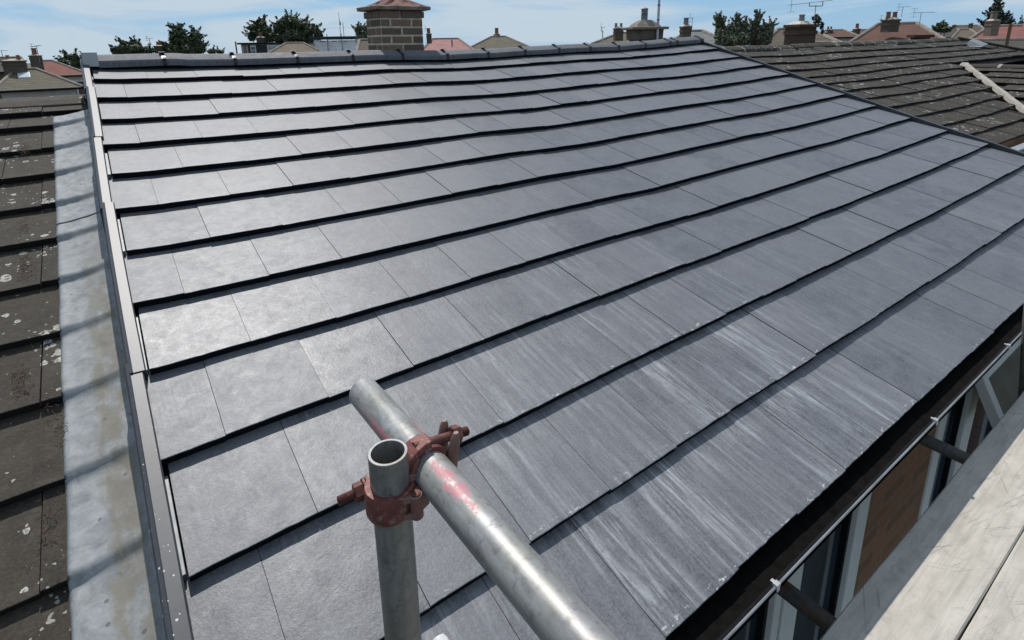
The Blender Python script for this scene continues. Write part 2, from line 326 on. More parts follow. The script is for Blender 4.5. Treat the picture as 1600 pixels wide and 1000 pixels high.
def coupler_mat():
    m, nt, b = mat_base('red_oxide_steel', 0.55, 0.15, 0.5); lk = nt.links.new
    tcn = N(nt, 'ShaderNodeTexCoord').outputs['Object']
    base = mix(nt, noi(nt, tcn, 60, 5, 0.6), (0.095, 0.026, 0.022), (0.22, 0.065, 0.052))
    g = N(nt, 'ShaderNodeNewGeometry')
    ww = ramp(nt, [(0.51, 0.0), (0.60, 1.0)], g.outputs['Pointiness'])
    wr = ramp(nt, [(0.54, 0.0), (0.64, 1.0)], noi(nt, tcn, 110, 6, 0.75))
    base = mix(nt, mth(nt, 'MAXIMUM', mth(nt, 'MULTIPLY', ww, 0.5), mth(nt, 'MULTIPLY', wr, 0.6)), base, (0.30, 0.27, 0.24))
    pk = ramp(nt, [(0.6, 0.0), (0.68, 1.0)], noi(nt, mapn(nt, tcn, l=(3, 1, 1)), 50, 4, 0.6)); base = mix(nt, mth(nt, 'MULTIPLY', pk, 0.3), base, (0.34, 0.12, 0.12))
    lk(base, b.inputs['Base Color']); bump(nt, b, noi(nt, tcn, 160, 5, 0.7), 0.5, 0.0012)
    return m
M_COUP = coupler_mat()
M_BOLT = plain('rusty_bolt', (0.13, 0.05, 0.04), 0.6, 0.3, 0.4, 120, 0.3, bd=0.0006)

def board_mat():
    m, nt, b = mat_base('weathered_scaffold_board', 0.8, 0, 0.25); lk = nt.links.new
    tcn = N(nt, 'ShaderNodeTexCoord').outputs['Object']
    n1 = ramp(nt, [(0.3, 0.0), (0.7, 1.0)], noi(nt, mapn(nt, tcn, (1, 3, 3)), 7, 6, 0.6))
    base = mix(nt, n1, (0.39, 0.36, 0.31), (0.54, 0.50, 0.44))
    gr = ramp(nt, [(0.45, 0.0), (0.75, 1.0)], noi(nt, mapn(nt, tcn, (2.5, 60, 8)), 2.0, 4, 0.6)); base = mix(nt, mth(nt, 'MULTIPLY', gr, 0.5), base, (0.27, 0.25, 0.22))
    scr = None
    for ang, off, sc_, th in ((0.25, 0, 5.0, 0.70), (-0.45, 5, 6.0, 0.715), (0.9, 9, 5.5, 0.725), (0.55, 14, 7.0, 0.715)):
        r0 = mapn(nt, tcn, (1, 1, 1), (off, off, 0), (0, 0, ang))
        s = ramp(nt, [(th - 0.030, 0.0), (th - 0.015, 1.0)], noi(nt, mapn(nt, r0, (0.9, 62, 1)), sc_ * 0.42, 1, 0.4))
        scr = s if scr is None else mth(nt, 'MAXIMUM', scr, s)
    msk = ramp(nt, [(0.50, 0.0), (0.62, 1.0)], noi(nt, tcn, 4.5, 3, 0.6))
    base = mix(nt, mth(nt, 'MULTIPLY', mth(nt, 'MULTIPLY', scr, msk), 0.5), base, (0.12, 0.11, 0.095))
    stn = ramp(nt, [(0.55, 0.0), (0.68, 1.0)], noi(nt, tcn, 22, 5, 0.65)); base = mix(nt, mth(nt, 'MULTIPLY', stn, 0.4), base, (0.26, 0.24, 0.21))
    lk(base, b.inputs['Base Color'])
    bump(nt, b, mth(nt, 'SUBTRACT', noi(nt, mapn(nt, tcn, (1, 25, 1)), 12, 4, 0.6), mth(nt, 'MULTIPLY', scr, 0.4)), 0.4, 0.0015)
    return m
M_BOARD = board_mat()

def brick_mat(name, c1, c2, mortar, sx=1.0):
    m, nt, b = mat_base(name, 0.88, 0, 0.25); lk = nt.links.new
    uv = N(nt, 'ShaderNodeUVMap', uv_map='UVMap').outputs[0]
    br = N(nt, 'ShaderNodeTexBrick', inp={'Color1': (*c1, 1), 'Color2': (*c2, 1), 'Mortar': (*mortar, 1), 'Scale': 1.0, 'Mortar Size': 0.006, 'Mortar Smooth': 0.2, 'Bias': 0.0, 'Brick Width': 0.225, 'Row Height': 0.075})
    lk(uv, br.inputs['Vector']); c = mix(nt, mth(nt, 'MULTIPLY', noi(nt, uv, 30, 5, 0.7), 0.6), br.outputs['Color'], tuple(k * 0.4 for k in c1))
    lk(c, b.inputs['Base Color']); bump(nt, b, mth(nt, 'ADD', mth(nt, 'MULTIPLY', br.outputs['Fac'], -0.7), mth(nt, 'MULTIPLY', noi(nt, uv, 80, 4), 0.4)), 0.6, 0.006)
    return m
M_BRICKWALL = brick_mat('brown_brick_wall', (0.34, 0.17, 0.10), (0.21, 0.115, 0.075), (0.28, 0.21, 0.15))
M_BRICKFAR = brick_mat('far_brick', (0.17, 0.11, 0.075), (0.11, 0.075, 0.055), (0.2, 0.18, 0.15))

def single_brick_mat():
    m, nt, b = mat_base('chimney_brick', 0.9, 0, 0.2); lk = nt.links.new
    tcn = N(nt, 'ShaderNodeTexCoord').outputs['Object']
    at = N(nt, 'ShaderNodeAttribute', attribute_name='tone'); sp = N(nt, 'ShaderNodeSeparateColor'); lk(at.outputs['Color'], sp.inputs[0])
    base = mix(nt, sp.outputs[0], (0.125, 0.092, 0.070), (0.26, 0.165, 0.115))
    base = mix(nt, mth(nt, 'MULTIPLY', sp.outputs[1], 0.5), base, (0.17, 0.13, 0.095))
    n = ramp(nt, [(0.4, 0.0), (0.7, 1.0)], noi(nt, tcn, 35, 6, 0.7)); base = mix(nt, mth(nt, 'MULTIPLY', n, 0.45), base, (0.07, 0.058, 0.048))
    lk(base, b.inputs['Base Color']); bump(nt, b, noi(nt, tcn, 70, 5, 0.7), 0.7, 0.004)
    return m
M_CBRICK = single_brick_mat()
M_MORTAR = plain('cement_mortar', (0.52, 0.46, 0.37), 0.95, 0, 0.25, 14, 0.4)
M_PALEMORTAR = plain('pale_mortar', (0.34, 0.31, 0.27), 0.95, 0, 0.25, 14, 0.4)
M_CAPCEM = plain('chimney_cap_cement', (0.19, 0.145, 0.115), 0.95, 0, 0.35, 16, 0.5)
M_FLAUNCH = plain('red_flaunching', (0.20, 0.10, 0.08), 0.95, 0, 0.3, 14, 0.4)
M_BLACKPL = plain('black_gutter_plastic', (0.006, 0.0065, 0.009), 0.6, 0, 0.3, 20, 0.15, spec=0.2)
M_GUTDIRT = plain('gutter_dirt', (0.005, 0.0045, 0.004), 0.95, 0, 0.6, 30, 0.8, spec=0.1)
M_LIP = plain('gutter_rim_highlight', (0.20, 0.21, 0.22), 0.3, 0.2, 0.3, 12)  # pale colour paints the bright highlight along the black gutter's lip
M_UPVC = plain('white_upvc', (0.80, 0.81, 0.81), 0.35, 0, 0.04, 4)
M_STUBWHITE = plain('white_tube_end', (0.6, 0.6, 0.58), 0.5, 0, 0.1, 20)
M_GLASS, _n, _b = mat_base('window_glass', 0.06, 0.0, 0.8); _b.inputs['Base Color'].default_value = (0.035, 0.045, 0.062, 1)
def glass_in():
    nt = _n; tcn = N(nt, 'ShaderNodeTexCoord').outputs['Object']
    c = mix(nt, ramp(nt, [(0.35, 0.0), (0.7, 1.0)], noi(nt, mapn(nt, tcn, (3, 3, 0.8)), 3, 3)), (0.02, 0.026, 0.038), (0.055, 0.07, 0.095)); nt.links.new(c, _b.inputs['Base Color'])
glass_in()
M_CLIP = plain('black_ridge_clip', (0.015, 0.016, 0.018), 0.4, 0, 0.2, 30)
M_SS = plain('bright_steel_screw', (0.7, 0.7, 0.7), 0.25, 0.9, 0.1, 30)
M_CHANNEL = plain('grey_edge_channel', (0.20, 0.215, 0.22), 0.5, 0.2, 0.2, 30)

# ------------------------------------------------------------------ roof geometry of the terrace
PITCH = R_(16.5); G = 0.33769; TW = 0.292
DV = Vector((0, -math.cos(PITCH), -math.sin(PITCH))); NV = Vector((0, -math.sin(PITCH), math.cos(PITCH)))
LIFT = [(-0.05, 0.015), (0.15, 0.004), (0.6, -0.004), (1.0, -0.008), (1.5, -0.007), (2.0, -0.003), (2.7, -0.018), (3.2, -0.008), (3.7, 0.006), (4.3, 0.021), (4.9, 0.026), (5.6, 0.05), (6.1, 0.076), (6.5, 0.092), (7.0, 0.10)]
LIFT2 = [(-0.05, -0.004), (0.3, 0.003), (0.9, -0.001), (1.4, 0.009), (2.0, 0.013), (2.8, 0.014), (3.4, 0.018), (4.2, 0.026), (5.0, 0.05), (5.8, 0.085), (6.5, 0.115), (7, .12)]
def lift(X, s): 
    a = interp(LIFT, X)
    b = interp(LIFT2, X); t = smooth(2.6, 3.7, s); a += (b - a) * t
    return a
def RP(X, s, h=0.0): return Vector((X, 0, 0)) + DV * s + NV * (h + lift(X, s))
GROUND = -6.5

house = thing('terraced_house', (3.2, -2.0, GROUND), 'house in the middle with the new smooth grey tiled roof, black gutter and white windows', 'house')

def tiles(fn, rows, x0, x1, tw, half0, t, mb, streakfn=None, gap=0.0026, jit=0.0015, thick=0.024, edge=None, uvl=None, tones=(0, 1), over=0.04, under=0.016, sfn=None):
    """rows: list of (s_head, s_nose). fn(X, s, h) gives a point on the roof."""
    for r, (s0, s1) in enumerate(rows):
        off = half0(r) if callable(half0) else (0 if r % 2 == 0 else -tw / 2)
        k = 0
        while True:
            a = x0 + off + k * tw; b = a + tw; k += 1
            if a >= x1 - 0.01: break
            if b <= x0 + 0.01: continue
            la = a
            a = max(a, x0 - (0.03 if off else 0)); 
            xe = edge(s1) if edge else x1
            b = min(b, xe)
            if b - a < 0.02: break
            ga = gap * rnd.uniform(0.5, 1.3) / 2
            a += ga; b -= ga
            js = rnd.uniform(-1, 1) * jit; jh = rnd.uniform(-1, 1) * jit * 0.9; jr = rnd.uniform(-1, 1) * jit * 0.8
            s0_ = s0 - over
            def h_at(s): return -t + t * (s - s0) / (s1 - s0)
            bx = min(0.0014, t / 6)
            tone = (rnd.random() ** 0.8 * 1.5 - 0.25) * (tones[1] - tones[0]) + tones[0]; st = streakfn(a, r + 1) if streakfn else 0.0; seed = rnd.random()
            def P(X, s, dh): return fn(X, s, h_at(s) + dh + jh)
            # top strips: main face, nose bevel, nose, under
            sN = s1 + js
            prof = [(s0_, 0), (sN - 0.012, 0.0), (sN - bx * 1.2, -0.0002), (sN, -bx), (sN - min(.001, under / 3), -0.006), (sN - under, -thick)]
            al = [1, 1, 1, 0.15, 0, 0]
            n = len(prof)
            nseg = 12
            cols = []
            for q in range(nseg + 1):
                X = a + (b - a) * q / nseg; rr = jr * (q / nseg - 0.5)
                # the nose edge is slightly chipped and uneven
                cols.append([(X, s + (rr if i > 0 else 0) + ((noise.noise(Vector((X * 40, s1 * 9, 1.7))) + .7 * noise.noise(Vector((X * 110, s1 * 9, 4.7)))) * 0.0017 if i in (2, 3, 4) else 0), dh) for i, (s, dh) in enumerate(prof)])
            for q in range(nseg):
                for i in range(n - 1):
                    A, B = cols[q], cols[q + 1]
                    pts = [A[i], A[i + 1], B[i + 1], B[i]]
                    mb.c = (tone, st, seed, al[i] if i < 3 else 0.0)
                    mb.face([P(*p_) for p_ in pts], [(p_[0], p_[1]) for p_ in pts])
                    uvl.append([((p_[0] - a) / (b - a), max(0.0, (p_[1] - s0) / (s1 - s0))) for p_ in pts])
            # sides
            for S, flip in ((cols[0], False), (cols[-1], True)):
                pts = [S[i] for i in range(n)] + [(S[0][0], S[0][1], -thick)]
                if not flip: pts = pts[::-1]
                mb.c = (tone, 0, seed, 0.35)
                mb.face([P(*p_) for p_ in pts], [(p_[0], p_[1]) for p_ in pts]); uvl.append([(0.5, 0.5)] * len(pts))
def add_local(o, uvl):
    ul = o.data.uv_layers.new(name='Local'); dat = []
    for f in uvl:
        for q in f: dat += [q[0], q[1]]
    ul.data.foreach_set('uv', dat)

def streak(X, c):
    u = X / TW
    lim = {13: 8.4, 12: 8.4, 11: 7.9, 10: 7.4, 9: 7.9, 8: 6}.get(c, 0)
    amp = {13: 1.0, 12: 0.9, 11: 0.60, 10: 0.40, 9: 0.24, 8: 0.10}.get(c, 0.0)
    if c >= 14: return 0.5
    if c < 8: return 0.05 + 0.05 * rnd.random()
    if u < lim - 0.4:
        v = amp * smooth(-0.5, 3.6 if c > 11 else 3.0, u)
        return v * rnd.uniform(0.6, 1.2) + 0.08
    return 0.10 + (0.22 * rnd.random() if c >= 10 else 0.08 * rnd.random())
rows = [(max(0.02, (c - 1) * G), c * G) for c in range(1, 14)]
rightedge = lambda s: 6.515 - 0.0 * s - 0.025 * smooth(1.0, 4.0, s)
mb = MB(); uvl = []
tiles(RP, rows, 0.0, 6.6, TW, lambda r: 0 if r % 2 == 0 else -TW / 2, 0.030, mb, streak, thick=0.029, gap=0.0016, under=0.004, jit=0.0028, uvl=uvl, edge=rightedge)
roof = mb.build('roof', M_SLATE, house); add_local(roof, uvl)
tag(roof, 'new dark grey flat tiles with white lime streaks near the eave')
# roof deck under the tiles (blocks light), rear slope
mb = MB()
xs = [-0.03 + k * (6.53 / 24) for k in range(25)]
for a, b in zip(xs, xs[1:]):
    q = [RP(a, 0, -.06), RP(a, 4.36, -.06), RP(b, 4.36, -.06), RP(b, 0, -.06)]; mb.face(q)
    rz = [Vector((p.x, 4.2, -1.30)) for p in (q[0], q[3])]
    up = Vector((0, 0, 0.055)); mb.face([q[0] + up, q[3] + up, rz[1], rz[0]])
    mb.face([q[1], q[1] + Vector((0, 0.02, -0.09)), q[2] + Vector((0, 0.02, -0.09)), q[2]])
deck = mb.build('roof_deck', M_OLD2, roof)

# ridge tiles and clips
RJ = [0.035, 0.42] + [0.42 + 0.4555 * k for k in range(1, 13)] + [6.02, 6.50]
def rprof(X, g=0.0, lo=0.0):
    l = lift(X, 0) ; H = 0.060 + g
    if X < .5: l = 0.004
    if X > 3: l -= 0.004
    pts = []
    for Y, z in ((-0.106, -0.014), (-0.105, 0.006), (-0.096, 0.019), (-0.064, 0.034), (-0.030, 0.049), (0.0, H - .002), (0.030, 0.049), (0.064, 0.034), (0.096, 0.019), (0.105, 0.006), (0.106, -0.014)):
        sc_ = 1 + g * 6
        pts.append(Vector((X, Y * sc_, z + g + l - lo)))
    return pts
for i, (a, b) in enumerate(zip(RJ, RJ[1:])):
    mb = MB(); n = 6; rings = []
    tilt = rnd.uniform(-.003, .003)
    for k in range(n + 1):
        X = a + 0.006 + (b - a - 0.012) * k / n
        o_ = rprof(X); i_ = [p + Vector((0, 0, -0.012)) for p in rprof(X)][::-1]
        if i_ : rings.append([p + Vector((0, 0, tilt * (k / n - .5))) for p in o_ + i_])
    mb.loft(rings)
    mb.c = (rnd.random(), 0.05, rnd.random(), 1)
    mb.col = [mb.c] * len(mb.f)
    for f, u in zip(mb.f, mb.uv):
        for j, vi in enumerate(f): u[j] = (mb.v[vi].x, mb.v[vi].y + 9)
    o = mb.build('ridge_tile', M_RIDGE, roof)
    ul = o.data.uv_layers.new(name='Local'); ul.data.foreach_set('uv', [0.5] * (2 * len(o.data.loops)))
for X in RJ[1:-1]:
    mb = MB(); rings = []
    for dx in (-0.012, 0.012):
        rings.append(rprof(X + dx, 0.004) + [p + Vector((0, 0, -0.01)) for p in rprof(X + dx, 0.0)][::-1])
    mb.loft(rings)
    c = mb.build('ridge_clip', M_CLIP, roof)
    m2 = MB(); p = rprof(X, 0.004)
    m2.box(p[5] + Vector((-.002, -0.012, 0.002)), (0.035, 0.05, 0.004)); m2.build('clip_plate', M_SS if X < 2.1 else M_CLIP, roof); m2 = MB()
    m2.rev(p[2] + Vector((0, -0.01, 0.0)), (0, -.6, .8), [(0, .010), (.008, .010)], 12)
    m2.build('clip_bolt', M_CLIP, roof)
mb = MB(); mb.box((0.0, 0.0, 0.032), (0.085, 0.22, 0.095)); 
mb.build('ridge_end_cap', M_UPVC if False else plain('pale_end_cap', (0.40, 0.41, 0.42), 0.45, 0, 0.08, 8), roof, bevel=0.004)

# left verge trim: four lapped lengths, angled section with a lip against the lead
def vx(s): return -0.049 - 0.004 * smooth(0, 1.2, s)
segs = [(-0.02, 0.56), (0.54, 1.28), (1.25, 2.02), (1.98, 3.05), (3.0, 4.42)]
for i, (a, b) in enumerate(segs):
    mb = MB(); rings = []; n = 14
    up = 0.003 if i % 2 else 0.0
    for k in range(n + 1):
        s = a + (b - a) * k / n
        bend = 0.004 * math.sin(s * 2.1)
        x0 = vx(s) + bend + (0.004 if i % 2 else -0.003); h = 0.020 + up + 0.006 * math.sin(s * 1.7 + 1)
        sec = [(x0 - 0.006, -0.16), (x0 - 0.006, h - 0.010), (x0 - 0.002, h), (x0 + 0.006, h + 0.003), (x0 + 0.008, h), (x0 + 0.037, h - 0.002), (x0 + 0.041, h - 0.008), (x0 + 0.041, -0.05)]
        inn = [(x0 + 0.038, -0.05), (x0 + 0.037, h - 0.012), (x0 - 0.002, h - 0.012), (x0 - 0.003, -0.16)]
        rings.append([Vector((X, 0, 0)) + DV * s + NV * (hh + lift(0.0, s) - .006) for X, hh in sec + inn])
    mb.loft(rings); mb.build('verge_trim', M_VERGE, roof)
# pale channel strips seen in the gaps at the left verge of the full-tile courses
for c in (1, 3, 5, 7, 9, 11):
    mb = MB(); s0, s1 = (c - 1) * G + 0.03, c * G - 0.012
    if c == 1: s0 = 0.16
    for x in (-0.004,):
        mb.hexa([RP(x - 0.014, s1, -0.045), RP(x, s1, -0.045), RP(x, s0, -0.065), RP(x - 0.014, s0, -0.065), RP(x - 0.014, s1, -0.010), RP(x, s1, -0.010), RP(x, s0, -0.034), RP(x - 0.014, s0, -0.034)])
    mb.build('edge_channel', M_CHANNEL, roof, bevel=0.001)
# right verge
mb = MB(); rings = []
for k in range(41):
    s = -0.05 + 4.5 * k / 40; x0 = rightedge(s) + 0.012 + 0.004 * math.sin(s * 3)
    sec = [(x0, -0.10), (x0, 0.028), (x0 + 0.03, 0.030), (x0 + 0.036, 0.018), (x0 + 0.036, -0.20), (x0 + 0.03, -0.20), (x0 + 0.03, -0.10)]
    rings.append([Vector((X, 0, 0)) + DV * s + NV * (hh + lift(6.5, s) - 0.012) for X, hh in sec])
mb.loft(rings); mb.build('verge_trim', plain('black_verge_trim', (0.035, 0.038, 0.045), 0.4, 0, 0.3, 9), roof)
mb = MB(); rings = []
for Xk in (6.50, 6.56):
    rings.append(rprof(6.5, 0.006) if Xk == 6.5 else [p + Vector((0.06, 0, 0)) for p in rprof(6.5, 0.006)])
mb.loft([[p for p in r] for r in rings]); mb.build('ridge_end_cap', M_CLIP, roof)

# ---- eaves: fascia, gutter with rim and clips, wall, windows
EY = DV.y * 4.39; EZ = DV.z * 4.39                     # eave nose, -4.209 / -1.247
def gz(X): return lift(X, 4.4) * 0.8
mb = MB(); rings = []; rr = []; rd = []
GC = -4.243; GR = 0.058; GS = lambda Y: -(Y - GC) / GR * 0.026
for k in range(29):
    X = -0.1 + 6.65 * k / 28; z0 = -1.252 + gz(X)
    prof = [Vector((X, GC - GR * math.cos(a), z0 - GR * 0.9 * math.sin(a))) for a in [math.pi * j / 10 for j in range(11)]]
    inn = [Vector((X, GC - (GR - .003) * math.cos(a), z0 - (GR - .003) * 0.9 * math.sin(a))) for a in [math.pi * j / 10 for j in range(11)]][::-1]
    for q_ in prof + inn: q_.z += GS(q_.y)
    rings.append(prof + inn); z0 += 0.026
    rr.append([Vector((X, GC - GR - .001 + 0.0034 * math.cos(a), z0 + 0.0032 * math.sin(a))) for a in [math.tau * j / 8 for j in range(8)]])
    z0 -= 0.026; dd = 0.004 * noise.noise(Vector((X * 9, 0, 0)))
    rd.append([Vector((X, GC - GR * .8, z0 - .030 + dd)), Vector((X, GC - GR * .2, z0 - .036 + dd)), Vector((X, GC + GR * .8, z0 - .029 + dd)), Vector((X, GC, z0 - .047))])
mb.loft(rings); gutter = mb.build('gutter', M_BLACKPL, house, sm=True)
m2 = MB(); m2.loft(rr); m2.build('gutter_rim_highlight', M_LIP, gutter, sm=True)
m2 = MB(); m2.loft(rd); m2.build('gutter_debris', M_GUTDIRT, gutter, sm=True)
for X in (0.4, 1.185, 2.22, 3.05, 4.1, 5.1, 6.1):
    m2 = MB(); z0 = -1.226 + gz(X)
    m2.box((X, GC - GR, z0 + 0.003), (0.016, 0.013, 0.010)); m2.box((X, GC - GR - .005, z0 - 0.008), (0.012, 0.003, 0.012)); m2.box((X, GC - GR + 0.008, z0 + 0.005), (0.010, 0.014, 0.003))
    m2.build('gutter_clip', plain('pale_clip', (0.42, 0.42, 0.42), 0.4, 0.3, 0.1, 30) if X == 0.4 else bpy.data.materials['pale_clip'], gutter, bevel=0.001)
mb = MB(); mb.box((3.22, -4.166, -1.355), (6.62, 0.022, 0.17)); mb.build('fascia', M_BLACKPL, house)
mb = MB(); mb.box((3.22, -4.15, -1.448), (6.62, 0.06, 0.012)); mb.build('soffit', M_BLACKPL, house)
# wall in brick, as piers and panels around the window openings
WY = -4.12; WT = 0.25
def wallbox(mb, xa, xb, za, zb, y=WY):
    uv = [(xa, za), (xb, za), (xb, zb), (xa, zb)]
    mb.face([(xa, y, za), (xb, y, za), (xb, y, zb), (xa, y, zb)], uv)
    mb.face([(xb, y, za), (xb, y + WT, za), (xb, y + WT, zb), (xb, y, zb)], [(0, za), (WT, za), (WT, zb), (0, zb)])
    mb.face([(xa, y + WT, za), (xa, y, za), (xa, y, zb), (xa, y + WT, zb)], [(0, za), (WT, za), (WT, zb), (0, zb)])
    mb.face([(xa, y, zb), (xb, y, zb), (xb, y + WT, zb), (xa, y + WT, zb)], uv); mb.face([(xa, y + WT, za), (xb, y + WT, za), (xb, y, za), (xa, y, za)], uv)
WT0, WB0 = -1.50, -2.75                                 # head and sill of the openings
mb = MB()
wallbox(mb, -0.05, 0.35, GROUND, -1.44); wallbox(mb, 2.285, 3.03, GROUND, -1.44); wallbox(mb, 5.2, 6.5, GROUND, -1.44)
wallbox(mb, 0.35, 2.285, GROUND, WB0); wallbox(mb, 3.03, 5.2, GROUND, WB0)
wallbox(mb, 0.35, 2.285, WT0, -1.44); wallbox(mb, 3.03, 5.2, WT0, -1.44)
mb.face([(-0.05, 4.1, GROUND), (-0.05, WY + WT, GROUND), (-0.05, WY + WT, -1.4), (-0.05, 4.1, -1.4)])
mb.face([(6.5, WY + WT, GROUND), (6.5, 4.1, GROUND), (6.5, 4.1, -1.4), (6.5, WY + WT, -1.4)])
mb.face([(6.5, 4.1, GROUND), (-.05, 4.1, GROUND), (-.05, 4.1, -1.4), (6.5, 4.1, -1.4)])
mb.build('wall', M_BRICKWALL, house)
def window(xa, xb, bars, label=None):
    y = WY + 0.0
    f = MB(); t = 0.062; yy = y + 0.025; dd = 0.07
    f.box(((xa + xb) / 2, yy, WT0 - t / 2), (xb - xa, dd, t)); f.box(((xa + xb) / 2, yy, WB0 + t / 2), (xb - xa, dd, t))
    hz = WT0 - WB0 - 2 * t; cz = (WT0 + WB0) / 2
    for x, wd in bars: f.box((x, yy - 0.003, cz), (wd, dd, hz))
    wf = f.build('window', M_UPVC, house, bevel=0.006)
    if label: wf['label'] = label
    e = sorted((x - wd / 2, x + wd / 2) for x, wd in bars)
    for (a0, a1), (b0, b1) in zip(e, e[1:]):
        g = MB(); g.box(((a1 + b0) / 2, y + 0.035, cz), (b0 - a1 + .004, 0.006, hz)); g.build('pane', M_GLASS, wf)
        for q in (a1 + 0.010, b0 - 0.010):
            gs = MB(); gs.box((q, y + 0.021, cz), (0.020, 0.022, hz)); gs.build('glazing_gasket', M_BLACKPL, wf)
    return wf
w1 = window(0.35, 2.285, [(0.385, 0.07), (1.05, 0.08), (1.60, 0.045), (1.70, 0.11), (2.235, 0.10)])
w2 = window(3.03, 5.2, [(3.075, 0.09), (3.55, 0.15), (4.42, 0.12), (5.165, 0.07)])
# open top-hung sash
sa = MB(); top = Vector((0, WY - 0.03, -1.52)); ang = R_(28)
dn = Vector((0, -math.sin(ang), -math.cos(ang))); nn_ = Vector((0, -math.cos(ang), math.sin(ang))); Hh = 0.36
Ms = Matrix(((1, 0, 0), (0, -nn_.y, -dn.y), (0, -nn_.z, -dn.z)))
xa, xb = 3.33, 4.30
for c_, d_ in (((xa + 0.03, Hh / 2), (0.06, Hh)), ((xb - 0.03, Hh / 2), (0.06, Hh)), (((xa + xb) / 2, 0.03), (xb - xa - .12, 0.06)), (((xa + xb) / 2, Hh - 0.04), (xb - xa - .12, 0.08))):
    sa.box(top + Vector((c_[0], 0, 0)) + dn * c_[1], (d_[0], 0.05, d_[1]), M=Ms)
so_ = sa.build('open_sash', M_UPVC, w2, bevel=0.005)
g = MB(); g.box(top + Vector(((xa + xb) / 2, 0, 0)) + dn * (Hh / 2), (xb - xa - .12, 0.008, Hh - .13), M=Ms); g.build('sash_pane', M_GLASS, w2)

# ---- brick chimney behind the ridge
CHX0, CHX1, CHY0, CHY1 = 2.165, 2.625, 0.22, 0.56
CHX0 = 2.19
mb = MB(); mb.box(((CHX0 + CHX1) / 2, (CHY0 + CHY1) / 2, -0.1), (CHX1 - CHX0 - .012, CHY1 - CHY0 - .012, 1.0)); ch = mb.build('chimney', M_MORTAR, house)
mb = MB()
def course(mb, z, xa, xb, ya, yb, k, bh=0.057, j=0.020, bw=0.215, hw=0.1025, mbv=0.0):
    # walks bricks round the four faces; corners alternate
    for (p0, p1, out_) in (((xa, ya), (xb, ya), (0, -1)), ((xb, ya), (xb, yb), (1, 0)), ((xb, yb), (xa, yb), (0, 1)), ((xa, yb), (xa, ya), (-1, 0))):
        d = Vector((p1[0] - p0[0], p1[1] - p0[1], 0)); l = d.length; d.normalize(); o_ = Vector((out_[0], out_[1], 0))
        x = 0.0 if k % 2 == 0 else 0.0
        first = bw if k % 2 == 0 else hw
        pos = 0.0
        lens = [first]
        while pos < l - 0.01:
            wd = min(lens[0] if pos == 0 else bw, l - pos)
            if l - pos - wd < 0.04: wd = l - pos
            c = Vector((p0[0], p0[1], z)) + d * (pos + wd / 2) - o_ * 0.03 + o_ * rnd.uniform(-.002, .003)
            mb.c = (rnd.random(), rnd.random() ** 2, 0.5, 1)
            mb.box(c, (max(0.02, wd - j), 0.06, bh), math.atan2(d.y, d.x)); pos += wd
for k in range(9):
    e_ = 0.014 if k == 8 else 0.0; course(mb, -0.235 + k * 0.0755, CHX0 - e_, CHX1 + e_, CHY0 - e_, CHY1 + e_, k)
mb.build('brickwork', M_CBRICK, ch, bevel=0.0025)
mb = MB(); mb.c = (0, 0, 0, 1)
cx_, cy_ = (CHX0 + CHX1) / 2, (CHY0 + CHY1) / 2
def sq(mb, lv, cx, cy, wob=0.006, n=10):
    rings = []
    for z, hx, hy in lv:
        r = []
        for (ax, ay), (bx_, by) in zip(((-1, -1), (1, -1), (1, 1), (-1, 1)), ((1, -1), (1, 1), (-1, 1), (-1, -1))):
            for q in range(n):
                t = q / n; x = ax + (bx_ - ax) * t; y = ay + (by - ay) * t
                w_ = wob * noise.noise(Vector((x * 4, y * 4, z * 30)))
                r.append(Vector((cx + x * (hx + w_), cy + y * (hy + w_), z + w_)))
        rings.append(r)
    mb.loft(rings)
sq(mb, [(0.405, .25, .20), (0.410, .275, .225), (0.438, .278, .228), (0.446, .265, .215)], cx_, cy_)
mb.build('chimney_cap', M_CAPCEM, ch)
mb = MB(); sq(mb, [(0.440, .26, .21), (0.470, .19, .15), (0.505, .10, .09), (0.515, .03, .03)], cx_ + .02, cy_, 0.02); mb.build('flaunching', M_FLAUNCH, ch)

# ------------------------------------------------------------------ left neighbour: lower weathered roof with the lead flashing
HN = -0.15
nb = thing('adjoining_house', (-3.5, -2.0, GROUND), 'adjoining house on the left with mossy old brown tiles and a lead flashing strip', 'house', None)
NS = [0.40, 0.645, 0.965, 1.285, 1.605, 1.915, 2.235, 2.56, 2.88, 3.20, 3.505, 3.82, 4.14, 4.45]
def LP(X, s, h=0.0):
    return Vector((X, 0, 0)) + DV * s + NV * (HN + h + 0.008 * math.sin(X * 0.9 + s * .3) - 0.035 * smooth(0.55, 0.0, s))
mb = MB(); uvl = []
rws = [(0.04, NS[0])] + list(zip(NS, NS[1:]))
tiles(LP, rws, -6.9, -0.02, 0.30, lambda r: -0.14 if r % 2 else -0.29, 0.032, mb, None, uvl=uvl, gap=0.004, jit=0.004, under=0.006, thick=0.031, edge=lambda s: -0.02 if s < 0.55 else -0.236)
lroof = mb.build('roof', M_OLD, nb)
tag(lroof, 'dark weathered tiles spotted with pale lichen')
mb = MB(); mb.face([LP(-6.9, 0, -.06), LP(-6.9, 4.4, -.06), LP(-0.02, 4.4, -.06), LP(-0.02, 0, -.06)]); mb.face([LP(-6.9, 0, -.06), LP(-.02, 0, -.06), Vector((-.02, 4.2, -1.45)), Vector((-6.9, 4.2, -1.45))]); mb.build('roof_deck', M_OLD, lroof)
